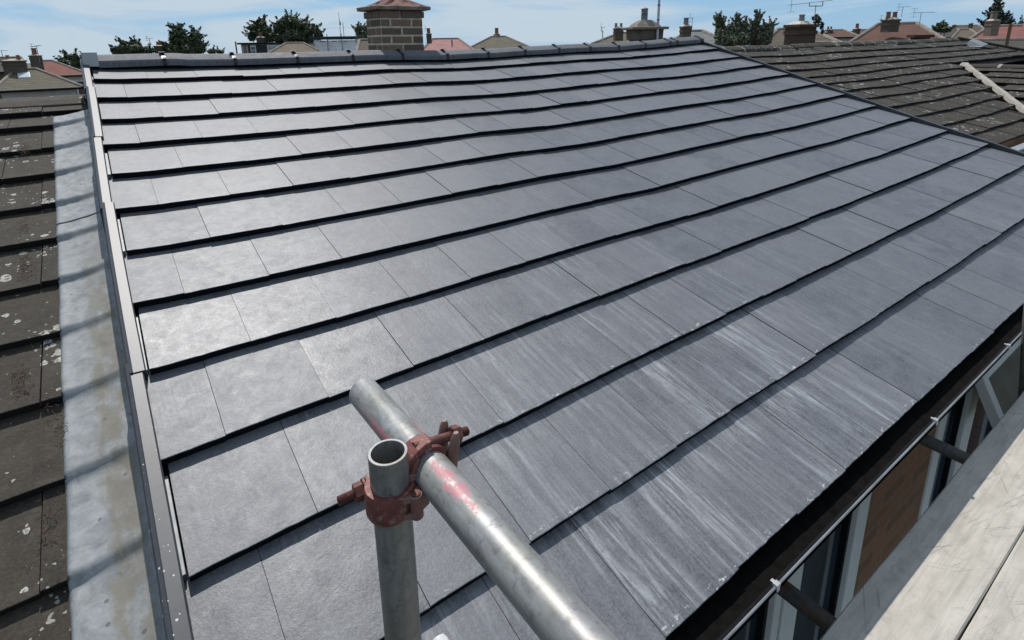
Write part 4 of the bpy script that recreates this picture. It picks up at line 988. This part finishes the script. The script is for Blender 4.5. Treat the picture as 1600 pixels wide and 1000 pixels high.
def hiphouse(label, d, ex0, ex1, ey, rx0, rx1, ry, tile, wall=None, dep=8.0, yaw=0.0, hips=True, group=None, eave_drop=0.0):
    """roof seen with front eave from pixel ex0 to ex1 on row ey and ridge from rx0 to rx1 on row ry"""
    A = W(ex0, ey, d); B = W(ex1, ey, d); zE = (A.z + B.z) / 2 - eave_drop
    yaw = yaw - math.atan(((ex0 + ex1) / 2 - CX) / FPX); cy_w = math.cos(yaw)
    X = (B - A); X.z = 0; l = X.length; X.normalize(); Yv = Vector((-X.y, X.x, 0))
    if yaw:
        X = Matrix.Rotation(yaw, 3, 'Z') @ X; Yv = Vector((-X.y, X.x, 0)); mid = (A + B) / 2; l *= cy_w; A = mid - X * l / 2; B = mid + X * l / 2
    ra = W(rx0, ry, d + dep / 2 * cy_w); rb = W(rx1, ry, d + dep / 2 * cy_w); zR = (ra.z + rb.z) / 2
    O = Vector((A.x, A.y, 0))
    ua = (Vector((ra.x, ra.y, 0)) - O).dot(X); ub = (Vector((rb.x, rb.y, 0)) - O).dot(X)
    base = O + X * l / 2 + Yv * dep / 2; base.z = GROUND
    h = thing('house', base, label, 'house', group or 'houses beyond the new roof')
    def P(u, v, z): p = O + X * u + Yv * v; p.z = z; return p
    e = [P(0, 0, zE), P(l, 0, zE), P(l, dep, zE), P(0, dep, zE)]; r0, r1 = P(ua, dep / 2, zR), P(ub, dep / 2, zR)
    mb = MB(); mb.c = (0.5, 0, 0, 1); sl = math.hypot(dep / 2, zR - zE)
    mb.face([e[0], e[1], r1, r0], [(0, 0), (l, 0), (ub, sl), (ua, sl)]); mb.face([e[2], e[3], r0, r1], [(0, 0), (l, 0), (l - ua, sl), (l - ub, sl)])
    mb.face([e[1], e[2], r1], [(0, 0), (dep, 0), (dep / 2, sl)]); mb.face([e[3], e[0], r0], [(0, 0), (dep, 0), (dep / 2, sl)])
    mb.face([e[3], e[2], e[1], e[0]])
    roof_ = mb.build('roof', tile, h)
    mb = MB(); rr_ = 0.10
    for p, q in ((r0, r1), (e[0], r0), (e[1], r1)): mb.tube(p, q, rr_, 8)
    mb.build('hip_tiles', M_HIP, roof_)
    mb = MB(); i_ = 0.35
    w4 = [P(i_, i_, 0), P(l - i_, i_, 0), P(l - i_, dep - i_, 0), P(i_, dep - i_, 0)]
    for k in range(4):
        p, q = w4[k], w4[(k + 1) % 4]; ll = (q - p).length
        mb.face([Vector((p.x, p.y, GROUND)), Vector((q.x, q.y, GROUND)), Vector((q.x, q.y, zE - .01)), Vector((p.x, p.y, zE - .01))], [(0, GROUND), (ll, GROUND), (ll, zE), (0, zE)])
    mb.build('wall', wall or M_BRICKFAR, h)
    mb = MB(); mb.tube(e[0] + Vector((0, 0, -.05)), e[1] + Vector((0, 0, -.05)), 0.07, 8); mb.build('gutter', M_BLACKPL, h)
    # upstairs windows on the front
    nwin = max(2, int(l / 3))
    for k in range(nwin):
        u = l * (k + .5) / nwin; p = P(u, i_ - .03, zE - 0.95)
        f = MB(); f.box(p, (1.2, 0.08, 1.1), math.atan2(X.y, X.x)); wf__ = f.build('window', M_FARW, h)
        g = MB(); 
        for s in (-.29, .29): g.box(p + X * s - Yv * .03, (0.48, 0.06, 0.92), math.atan2(X.y, X.x))
        g.build('pane', M_GLASS, wf__)
    return h, P, roof_, (l, zE, zR)

# left side -------------------------------------------------
h, P, rf, (l, zE, zR) = hiphouse('low grey-brown hipped house at far left with a bright skylight in its roof', 30, -12, 134, 139, 26, 57, 108, T_OLV, M_CREAM, 7.0)
sk = MB(); 
c1_, c2_, c3_, c4_ = P(l * .30, 1.9, 0), P(l * .44, 1.9, 0), P(l * .44, 2.8, 0), P(l * .30, 2.8, 0)
def onroof(p, v, o=.04): q = Vector(p); q.z = zE + (zR - zE) * v / 3.5 + o; return q
sk.hexa([onroof(c1_, 1.9, -.05), onroof(c2_, 1.9, -.05), onroof(c3_, 2.8, -.05), onroof(c4_, 2.8, -.05), onroof(c1_, 1.9, .08), onroof(c2_, 1.9, .08), onroof(c3_, 2.8, .08), onroof(c4_, 2.8, .08)])
s_ = sk.build('skylight', M_FARW, rf, bevel=0.02)
g = MB(); g.hexa([onroof(P(l * (.30 + dx_), v, 0), v, o_) for o_ in (.07, .095) for dx_, v in ((.012, 1.98), (.128, 1.98), (.128, 2.72), (.012, 2.72))]); g.build('skylight_glass', plain('bright_skylight_glass', (0.5, 0.56, 0.62), 0.25, 0, 0.05, 2), rf)
chimney(h, 12, 94, 113, 31, 26, mat=M_STACK, pots=2, potpx=5)
h, P, rf, info = hiphouse('house with a rusty red hipped roof behind the grey-brown one at far left', 40, 42, 142, 118, 62, 82, 95, T_RED, M_CREAM, 8.0)
st_, _ = chimney(h, 50, 86, 107, 37, 14, pots=1, potpx=7)
aerial(st_, 57, 73, 98, 37, 49, 63, tilt=-0.15)
h, P, rf, info = hiphouse('dark roofed house at the left edge of the picture, under a small aerial', 50, -60, 52, 112, -30, 34, 90, T_DRK, M_BRICKFAR, 8.0)
aerial(h, 2, 79, 112, 50, -6, 11)
h, P, rf, info = hiphouse('house hidden behind trees with a row of chimney pots, left of the tall leafy tree', 52, 190, 330, 108, 215, 300, 92, T_BRN, M_BRICKFAR, 8.0)
st_, _ = chimney(h, 248, 71, 90, 52, 21, pots=4, potpx=4, yaw=0.1); aerial(st_, 233, 60, 80, 52, 229, 238)

# flat-roofed dormer house
d0 = 52; A = W(376, 68.5, d0); B = W(478, 66.5, d0); zt = (A.z + B.z) / 2; X = (B - A); X.z = 0; l = X.length; X.normalize(); Yv = Vector((-X.y, X.x, 0)); ang = math.atan2(X.y, X.x)
O = Vector((A.x, A.y, 0)); base = O + X * l / 2 + Yv * 3; base.z = GROUND
h = thing('house', base, 'house with a flat roofed white and black dormer beside the round leafy trees', 'house', 'houses beyond the new roof')
def PD(u, v, z): p = O + X * u + Yv * v; p.z = z; return p
ppm = FPX / d0
mb = MB(); mb.box(PD(l / 2, 2.5, zt), (l + .5, 5.4, 0.16), ang); mb.build('flat_roof', M_BLACKPL, h)
mb = MB(); mb.box(PD(l / 2, 2.5, zt - 1.15), (l, 5.0, 2.2), ang); mb.build('dormer_wall', M_CREAM, h)
mb = MB(); mb.box(PD(l / 2, 2.5, (zt - 2.2 + GROUND) / 2), (l + 2, 6.0, zt - 2.3 - GROUND), ang); mb.build('wall', M_BRICKFAR, h)
for a, b_ in ((11, 14.5), (24, 40)):
    mb = MB(); mb.box(PD((a + b_) / 2 / ppm, -.02, zt - 1.1), ((b_ - a) / ppm, .08, 1.95), ang); mb.build('cladding', M_DARKCLAD, h)
for a, b_ in ((15, 23), (42, 70)):
    mb = MB(); mb.box(PD((a + b_) / 2 / ppm, -.04, zt - 1.0), ((b_ - a) / ppm, .12, 1.6), ang); wf__ = mb.build('window', M_FARW, h)
    g = MB(); nn2 = max(1, int((b_ - a) / 7))
    for k in range(nn2):
        w__ = (b_ - a) / ppm / nn2; g.box(PD(a / ppm + w__ * (k + .5), -.11, zt - 1.15), (w__ * .72, .04, 1.0), ang); g.box(PD(a / ppm + w__ * (k + .5), -.11, zt - .42), (w__ * .72, .04, .26), ang)
    g.build('pane', plain('pale_pane', (0.22, 0.25, 0.29), 0.2, 0, 0.1, 2) if a == 42 else M_GLASS, wf__)
mb = MB(); mb.box(PD(0.35, -.05, zt - 1.1), (.25, .1, 2.0), ang); mb.box(PD(-0.55, .2, zt - .9), (.10, .10, 2.2), ang); mb.build('drainpipe', M_HIP, h)
st_, _ = chimney(h, 405, 58, 68, d0 + 3, 13, pots=1, potpx=5); st_, _ = chimney(h, 447, 55, 68, d0 + 3, 16, pots=1, potpx=5, mat=M_STACK)
# brown roof in front of it
h, P, rf, info = hiphouse('low straw-brown hipped roof between the dormer house and the white sheeted scaffold', 44, 410, 515, 88, 447, 474, 67.5, far_tile('straw_brown_tile', (0.13, 0.105, 0.075), (0.21, 0.17, 0.12)), None, 7.0)

# scaffolded building wrapped in white sheeting
d0 = 48; A = W(490, 60, d0); B = W(557, 55, d0); zt = (A.z + B.z) / 2; X = (B - A); X.z = 0; l = X.length; X.normalize(); Yv = Vector((-X.y, X.x, 0)); ang = math.atan2(X.y, X.x); O = Vector((A.x, A.y, 0)); ppm = FPX / d0
base = PD(l / 2, 2.5, GROUND); h = thing('sheeted_building', base, 'building wrapped in white scaffold sheeting with a dark flat top, left of the brick chimney', 'building')
mb = MB(); nx_, nz_ = 26, 10
def sh(u, v, face_y):
    w_ = 0.10 * noise.noise(Vector((u * 1.6, v * 1.1, 2))) + 0.05 * noise.noise(Vector((u * 5, v * 4, 1)))
    return w_
g_ = [[PD(l * i / nx_, sh(l * i / nx_, j * .4, 0) - .05, zt - 0.35 - 4.6 * j / nz_ + 0.08 * math.sin(i * .9) * (j == 0)) for i in range(nx_ + 1)] for j in range(nz_ + 1)]
for j in range(nz_):
    for i in range(nx_): mb.face([g_[j][i], g_[j + 1][i], g_[j + 1][i + 1], g_[j][i + 1]])
gl = [[PD(-.05 + sh(j * .6, i * .5, 0) * .6, 5.0 * i / 8, zt - 0.35 - 4.6 * j / nz_) for i in range(9)] for j in range(nz_ + 1)]
for j in range(nz_):
    for i in range(8): mb.face([gl[j][i], gl[j][i + 1], gl[j + 1][i + 1], gl[j + 1][i]])
sheet = mb.build('sheeting', plain('white_debris_sheeting', (0.80, 0.81, 0.82), 0.6, 0, 0.12, 1.2), h); sheet.modifiers.new('s', 'SOLIDIFY').thickness = 0.02
mb = MB(); mb.box(PD(l / 2, 2.5, zt - 0.08), (l + .6, 5.6, 0.22), ang); mb.build('flat_roof', M_DARKCLAD, h)
mb = MB(); mb.box(PD(l / 2, 2.6, (zt - .3 + GROUND) / 2), (l - .3, 4.8, zt - .3 - GROUND), ang); mb.build('wall', M_CREAM, h)
mb = MB()
for u in (0.02, .33, .66, 1.0): mb.tube(PD(l * u, -.2, GROUND), PD(l * u, -.2, zt + (0.25 if u else .1)), 0.035, 8)
mb.tube(PD(l * .16, -.2, zt + .72), PD(l * 1.0, -.2, zt + .72), 0.012, 6); mb.tube(PD(l, -.2, zt), PD(l, -.2, zt + .95), 0.018, 6)
mb.build('scaffold_frame', M_ANT, h)
mb = MB(); mu = 40 / ppm
for du in (0, .28): mb.tube(PD(mu + du, .5, zt), PD(mu + du, .5, zt + 1.5 - du * 1.2), 0.025, 6)
mb.tube(PD(mu, .5, zt + 1.4), PD(mu, .5, zt + 2.0), 0.018, 6); mb.box(PD(mu + .05, .5, zt + 1.1), (.10, .1, .3), ang); mb.build('mast', M_ANT, h)
# brown fence panel / gable beside it
h, P, rf, info = hiphouse('brown tiled roof directly left of the brick chimney', 30, 556, 640, 88, 562, 600, 63, T_BRN, None, 6.0)
h, P, rf, info = hiphouse('house with a faded pink tiled roof right of the brick chimney', 42, 655, 745, 82, 676, 716, 61, T_PINK, None, 8.0)
st_, _ = chimney(h, 669.5, 52, 62, 41, 9, pots=1, potpx=5); aerial(st_, 667, 44, 55, 41, 664, 671, n=4)
mb = MB(); p = W(706, 62, 41); mb.tube(p + Vector((0, 0, -.5)), p, .05, 8); mb.build('vent_pipe', M_HIP, h)
h, P, rf, info = hiphouse('olive-brown hipped house with one small chimney, seen over the middle of the new ridge', 46, 726, 836, 78, 768, 790, 57.5, T_OLV, None, 8.5)
chimney(h, 776, 53, 60, 50, 10, pots=1, potpx=6)
h, P, rf, info = hiphouse('brown hipped house left of the big stack with the steel flue', 32, 925, 1030, 68, 968, 1000, 52, T_OLV, None, 7.0)
st_, _ = chimney(h, 967.5, 43, 58, 31, 14.5, pots=2, potpx=4.5, mat=M_STACK, potm=M_POTG)
mb = MB(); mb.tube(W(941.5, 66, 31), W(941.5, 48, 31), .03, 8); mb.build('pole', M_CREAM, h); aerial(h, 940.5, 42.5, 50, 31, 939, 946, n=4)

# big stack with steel flue, on a low house just behind the ridge
h, P, rf, info = hiphouse('low house just behind the ridge under the big stone-coloured stack and steel flue', 14.5, 960, 1092, 84, 985, 1040, 68, T_BRN, None, 5.0)
dK = 14.5; ppm = FPX / dK; t = W(1012, 46, dK); c = Vector((t.x, t.y, 0)) + FWD * .35; M = Matrix.Rotation(math.atan2(RIGHT.y, RIGHT.x) + .12, 3, 'Z')
mb = MB()
def ring4(hx, hy, z): return [Vector((p.x, p.y, z)) for p in (c + M @ Vector((a * hx, b_ * hy, 0)) for a, b_ in ((-1, -1), (1, -1), (1, 1), (-1, 1)))]
hw = 23.5 / ppm; ztop = t.z
mb = MB(); mb.loft([ring4(hw * .80, .30, ztop - 1.2), ring4(hw * .80, .30, ztop - .26), ring4(hw * .96, .36, ztop - .25), ring4(hw * .98, .36, ztop - .05), ring4(hw * 1.0, .36, ztop)]); ks = mb.build('chimney', plain('stone_stack_body', (0.10, 0.088, 0.066), 0.95, 0, 0.4, 3), h)
mb = MB()
for k in range(12):
    z = ztop - 1.16 + k * .0775; sx_ = hw * (.80 if z < ztop - .27 else .96) + .012; q = -sx_ + (0.1 if k % 2 else .0)
    while q < sx_ - .05:
        w_ = min(.20, sx_ - q); mb.c = (rnd.random() * .8, rnd.random(), .5, 1)
        mb.box(c + M @ Vector((q + w_ / 2, -(.30 if z < ztop - .27 else .36) + .01, 0)) + Vector((0, 0, z)), (w_ - .014, .06, .062), M=M); q += .213
mb.build('brickwork', M_CBRICK, ks)
mb = MB(); mb.c = (.5, 0, 0, 1); mb.loft([ring4(hw * 1.22, .45, ztop), ring4(hw * 1.25, .46, ztop + .02), ring4(hw * 1.25, .46, ztop + .06), ring4(hw * 1.15, .42, ztop + .07)]); mb.build('chimney_cap', M_CAPCEM, ks)
mb = MB(); mb.loft([ring4(hw * .85, .36, ztop + .06), ring4(hw * .70, .27, ztop + .15), ring4(hw * .35, .15, ztop + .24), ring4(hw * .15, .08, ztop + .25)]); mb.build('flaunching', plain('grey_brown_flaunching', (0.20, 0.175, 0.14), .95, 0, .35, 5), ks)
mb = MB(); pp = c + M @ Vector((-0.02, 0, 0)); mb.rev(Vector((pp.x, pp.y, ztop + .20)), (0, 0, 1), [(0, .085), (.20, .085), (.21, .09), (.22, .085), (.30, .085), (.31, .092), (.33, .092), (.35, .06), (.36, .03)], 18); mb.build('chimney_pot', M_POTG, ks, sm=True)
pq = c + M @ Vector((.20, -.42, 0)); mb = MB(); mb.tube(Vector((pq.x, pq.y, ztop - .35)), Vector((pq.x, pq.y, ztop + 1.7)), .032, 14); mb.build('steel_flue', plain('pale_flue', (0.42, 0.41, 0.43), .35, .3, .1, 6), ks, sm=True)
mb = MB()
for z in (ztop + .22, ztop + .58, ztop + 1.1): mb.tube(Vector((pq.x, pq.y, z)), Vector((pq.x, pq.y, z + .02)), .038, 14)
mb.build('flue_band', M_BLACKPL, ks)
mb = MB(); pr_ = c + M @ Vector((.14, -.42, 0))
mb.loft([[Vector((pr_.x, pr_.y, ztop - .55)) + M @ Vector((a, b_, z)) for a, b_, z in ((-.26, -.05, 0), (.26, -.05, 0), (.26, .12, 0), (-.26, .12, 0))], [Vector((pr_.x, pr_.y, ztop - .55)) + M @ Vector((a, b_, z)) for a, b_, z in ((-.16, -.05, .28), (.2, -.05, .26), (.2, .12, .26), (-.16, .12, .28))]]); mb.build('lead_apron', M_DARKCLAD, ks)

h, P, rf, info = hiphouse('house with a smooth grey hipped roof right of the end of the new ridge', 27, 1030, 1160, 76, 1074, 1098, 49, T_GRY, None, 7.5)
st_, _ = chimney(h, 1073.5, 40, 56, 26.5, 16, pots=1, potpx=8, mat=M_STACK, potm=M_POTG); aerial(st_, 1082, 28, 50, 26.5, 1078, 1083, n=4)
h, P, rf, info = hiphouse('plain brown tiled roof between the grey-green tree and the ivy topped chimney', 24, 1180, 1330, 76, 1215, 1262, 46, T_BRN, None, 7.0)
# chimney with aerial and ivy
h, P, rf, info = hiphouse('low house behind the right roof under the ivy topped brick chimney', 16, 1215, 1345, 82, 1235, 1300, 69, T_DRK, None, 4.0)
st_, (cc, zz, ppm) = chimney(h, 1260.5, 36, 66, 15.5, 38, dpt=.9, mat=brick_mat('ivy_stack_brick', (0.12, 0.075, 0.05), (0.08, 0.05, 0.038), (0.12, 0.10, 0.085)), pots=1, potpx=9, potm=M_POTG, yaw=.3, yb=80)
aerial(st_, 1275, 8, 40, 15.2, 1234, 1300, tilt=-.12, n=11)
mb = MB(); a_, b_ = W(1265, 3.5, 15.2), W(1286, 1.5, 15.2); mb.tube(a_, a_ + Vector((0, 0, -.10)), .012, 6); mb.tube(b_, b_ + Vector((0, 0, -.13)), .012, 6); mb.tube(a_ + Vector((0, 0, -.10)), b_ + Vector((0, 0, -.13)), .012, 6); mb.build('aerial_bracket', M_ANT, st_)

def leafmat(name, c0, c1):
    m, nt, b = mat_base(name, 0.6, 0, 0.35); lk = nt.links.new
    at = N(nt, 'ShaderNodeAttribute', attribute_name='tone'); sp = N(nt, 'ShaderNodeSeparateColor'); lk(at.outputs['Color'], sp.inputs[0])
    lk(mix(nt, sp.outputs[0], c0, c1), b.inputs['Base Color']); b.inputs['Transmission Weight'].default_value = 0
    return m
L_DARK = leafmat('dark_leaves', (0.018, 0.032, 0.012), (0.075, 0.095, 0.036)); L_CON = leafmat('conifer_needles', (0.018, 0.028, 0.022), (0.04, 0.055, 0.035))
L_GREY = leafmat('grey_green_leaves', (0.050, 0.070, 0.034), (0.17, 0.17, 0.11)); L_IVY = leafmat('ivy_leaves', (0.015, 0.025, 0.012), (0.045, 0.055, 0.025))
M_BARK = plain('bark', (0.06, 0.048, 0.036), .95, 0, .3, 5)
def foliage(mb, c, r, n, leaf, squash=1.0, flat=0.35):
    c = Vector(c)
    for _ in range(n):
        d = Vector((rnd.gauss(0, 1), rnd.gauss(0, 1), rnd.gauss(0, 1))).normalized(); q = rnd.random() ** flat
        p = c + Vector((d.x * r[0], d.y * r[1], d.z * r[2])) * q
        nn3 = (d + Vector((rnd.uniform(-1, 1), rnd.uniform(-1, 1), rnd.uniform(-.4, 1)))).normalized(); t = nn3.orthogonal().normalized(); t = Matrix.Rotation(rnd.random() * 6.28, 3, nn3) @ t; b_ = nn3.cross(t)
        s = leaf * rnd.uniform(.6, 1.4); mb.c = (rnd.random(), 0, 0, 1)
        mb.face([p - t * s, p - b_ * s * .45, p + t * s, p + b_ * s * .45])
def tree(label, d, blobs, mat, name='tree', leaf=.2, dens=900, depth=.8, trunk=True, cat='tree', par=None, group=None, twigs=0, sprays=0):
    """blobs: (x, y, rx, ry) in photo pixels at depth d; each is a leaf cluster with real depth"""
    leaf *= .72; ppm = FPX / d; cs = [(W(x, y, d + rnd.uniform(-.6, .6)), rx / ppm, ry / ppm) for x, y, rx, ry in blobs]
    mx_ = sum((c for c, _, _ in cs), Vector()) / len(cs); zb = min(c.z - r for c, _, r in cs)
    base = Vector((mx_.x, mx_.y, GROUND)); t = thing(name, base, label, cat, group or ('trees on the skyline' if cat == 'tree' else None)) if par is None else par
    mb = MB()
    for c, rx, ry in cs:
        n = int(2.0 * dens * (rx * ry) ** .8) + 60
        foliage(mb, c, (rx, rx * depth, ry), n, leaf)
        for _ in range(sprays):                  # shoots breaking the outline
            dr = Vector((rnd.gauss(0, 1), rnd.gauss(0, .6), abs(rnd.gauss(0, 1)) + .1)).normalized(); p = c + Vector((dr.x * rx, dr.y * rx * depth, dr.z * ry)) * .85
            for q in range(5): foliage(mb, p + dr * q * leaf * .9, (leaf * (1.2 - q * .2), leaf * (1.2 - q * .2), leaf * (1.2 - q * .2)), 8 - q, leaf * .8)
    if par is not None: return mb.build('ivy', mat, par)
    mb.build('crown', mat, t)
    if trunk:
        mb = MB(); prev = [Vector(base)]; H = zb - GROUND
        k0 = Vector((mx_.x, mx_.y, GROUND + (mx_.z - GROUND) * .55)); mb.rev(base, k0 - base, [(0, .32), ((k0 - base).length * .5, .22), ((k0 - base).length, .16)], 10)
        for c, rx, ry in cs: mb.rev(k0, c - k0, [(0, .12), ((c - k0).length * .6, .06), ((c - k0).length, .02)], 7)
        mb.build('trunk', M_BARK, t, sm=True)
    return t
tree('dark bushy tree behind the rusty red roof at far left', 44, [(114, 95, 11, 11), (110, 104, 12, 10), (126, 104, 12, 14), (98, 102, 6, 6), (128, 118, 14, 12)], L_DARK, leaf=.20, dens=420, sprays=5)
tree('low dark tree mass left of the row of chimney pots', 50, [(188, 79, 13, 8), (208, 77, 16, 8), (228, 79, 12, 7), (194, 69, 6, 5), (215, 70, 6, 4)], L_DARK, leaf=.22, dens=420, sprays=3)
tree('tall leafy tree right of the row of chimney pots, pointed at its top', 48, [(280, 60, 15, 15), (277, 48, 7, 8), (300, 68, 15, 13), (305, 56, 8, 7), (268, 75, 13, 9), (310, 76, 12, 9), (290, 78, 22, 8)], L_DARK, leaf=.21, dens=520, sprays=6)
tree('tiny dark bush just above the ridge between the leafy tree and the dormer house', 55, [(331, 80, 8, 4), (344, 81, 6, 3)], L_DARK, name='bush', leaf=.16, dens=500, cat='bush', sprays=2)
tree('lobed tree with spiky left edge behind the dormer house', 58, [(399, 47, 9, 10), (408, 38, 8, 9), (415, 52, 13, 11), (393, 58, 6, 6), (421, 60, 12, 6)], L_DARK, leaf=.24, dens=480, sprays=6)
tree('large round-topped tree above the white sheeted building', 56, [(452, 37, 16, 13), (440, 45, 13, 12), (470, 42, 16, 13), (488, 50, 14, 11), (462, 56, 18, 10), (437, 60, 9, 7), (480, 62, 12, 6), (497, 56, 8, 7)], L_DARK, leaf=.24, dens=500, sprays=5)
tree('thin upright tree wedged between the white sheeting and the brick chimney', 38, [(563, 58, 5, 12), (570, 62, 7, 12), (559, 50, 2.5, 7), (573, 50, 3, 6)], L_GREY, leaf=.16, dens=500, sprays=5)
tree('grey-green wispy tree at the right end of the new ridge', 20, [(1125, 50, 9, 18), (1140, 56, 12, 16), (1160, 50, 12, 18), (1150, 62, 26, 12), (1180, 48, 11, 18), (1196, 55, 12, 17), (1204, 44, 6, 10), (1186, 64, 22, 12), (1122, 34, 4, 8), (1184, 32, 5, 8), (1152, 36, 5, 7), (1130, 64, 14, 12)], L_GREY, leaf=.085, dens=2200, sprays=9)
tree('dark conifer with spiky branches behind the chimney at the right edge', 40, [(1556, 14, 2.5, 6), (1556, 21, 8, 5), (1557, 27, 13, 5), (1552, 33, 14, 4), (1566, 33, 12, 5), (1546, 38, 12, 4), (1571, 40, 9, 5), (1558, 42, 16, 5)], L_CON, name='conifer', leaf=.2, dens=420, sprays=8)
tree('dark round tree right of the red-brown hipped roof', 60, [(1472, 40, 9, 6), (1466, 45, 10, 5), (1478, 46, 8, 5)], L_DARK, leaf=.24, dens=420, sprays=2)
tree('dark tree cut off by the right edge', 50, [(1596, 40, 7, 6), (1604, 44, 9, 9), (1588, 44, 6, 4)], L_DARK, leaf=.22, dens=420, sprays=2)
tree('', 15.2, [(1277, 32, 8, 7), (1284, 40, 3.5, 6), (1271, 28, 3, 3), (1285, 50, 2.5, 4), (1276, 25, 3, 3)], L_IVY, leaf=.045, dens=2600, par=st_, depth=.7)

# right side
h, P, rf, info = hiphouse('far row house with white windows between the ivy chimney and the red-brown hipped roof', 58, 1272, 1345, 58, 1290, 1318, 47, T_RB, M_CREAM, 8.0)
chimney(h, 1298, 46, 52, 60, 9, pots=2, potpx=3); chimney(h, 1292, 50, 52, 60, 4, pots=0)
h, P, rf, info = hiphouse('far brown roof peeking behind the left slope of the red-brown hipped roof', 70, 1310, 1380, 60, 1335, 1362, 46.5, T_RB, None, 8.0)
chimney(h, 1341, 44.5, 50, 71, 9, pots=1, potpx=5)
h, P, rf, info = hiphouse('large red-brown hipped roof with a stout chimney near its ridge', 26, 1318, 1485, 70, 1372, 1432, 37.5, T_RB, None, 7.5)
st_, _ = chimney(h, 1398, 29, 44, 26.5, 22, pots=2, potpx=7, mat=M_STACK, yaw=.25)
aerial(h, 1380, 30, 42, 29, 1376, 1387, n=5)
aerial(h, 1439.5, 20, 52, 25, 1427, 1461, tilt=-.03, n=9); aerial(h, 1411, 11, 26, 34, 1404, 1422, n=6, tilt=-.06)
mb = MB(); p = W(1439, 53, 25); mb.box(p + Vector((0, 0, -.10)), (.9, .5, .12), math.atan2(RIGHT.y, RIGHT.x)); mb.box(p + Vector((0, 0, -.2)), (.6, .4, .16), math.atan2(RIGHT.y, RIGHT.x)); mb.build('ridge_stack', T_RB, h)
h, P, rf, info = hiphouse('dark far roof right of the red-brown hipped roof', 62, 1440, 1520, 58, 1462, 1495, 45, T_DRK, None, 9.0)
h, P, rf, info = hiphouse('far brown roof with two thin chimneys left of the conifer', 70, 1475, 1560, 56, 1490, 1528, 40, T_BRN, None, 9.0)
chimney(h, 1492, 38.5, 44, 71, 4, pots=0); chimney(h, 1519, 36, 44, 71, 5, pots=0)
h, P, rf, info = hiphouse('grey-olive roof with a dip, in front of the far roofs left of the pink-red roof', 48, 1480, 1545, 66, 1500, 1516, 46, T_OLV, None, 8.0)
h, P, rf, info = hiphouse('pink-red tiled house at the right edge with a pale chimney', 30, 1502, 1640, 72, 1545, 1596, 41, far_tile('salmon_tile', (0.20, 0.085, 0.075), (0.28, 0.12, 0.105)), None, 8.0, yaw=0.1)
chimney(h, 1557.5, 31, 50, 30.5, 16.5, pots=1, potpx=9, mat=M_CAPCEM, potm=M_CAPCEM)
mb = MB(); p = W(1576.5, 61, 22); q = W(1577.5, 38, 22); mb.box((p + q) / 2 - Vector((0, 0, 2.0)), (.10, .10, (q - p).length + 4.0)); o = mb.build('wooden_post', plain('brown_post', (0.16, 0.085, 0.04), .8, 0, .2, 5), None, bevel=.01, base=Vector((p.x, p.y, p.z - 4)))
tag(o, 'brown wooden post in front of the pink-red roof at the right edge', 'post')
h, P, rf, info = hiphouse('low dark tiled roof behind the hip end of the right roof, at the right edge', 21, 1430, 1720, 88, 1498, 1690, 62.5, T_DRK, None, 6.0)
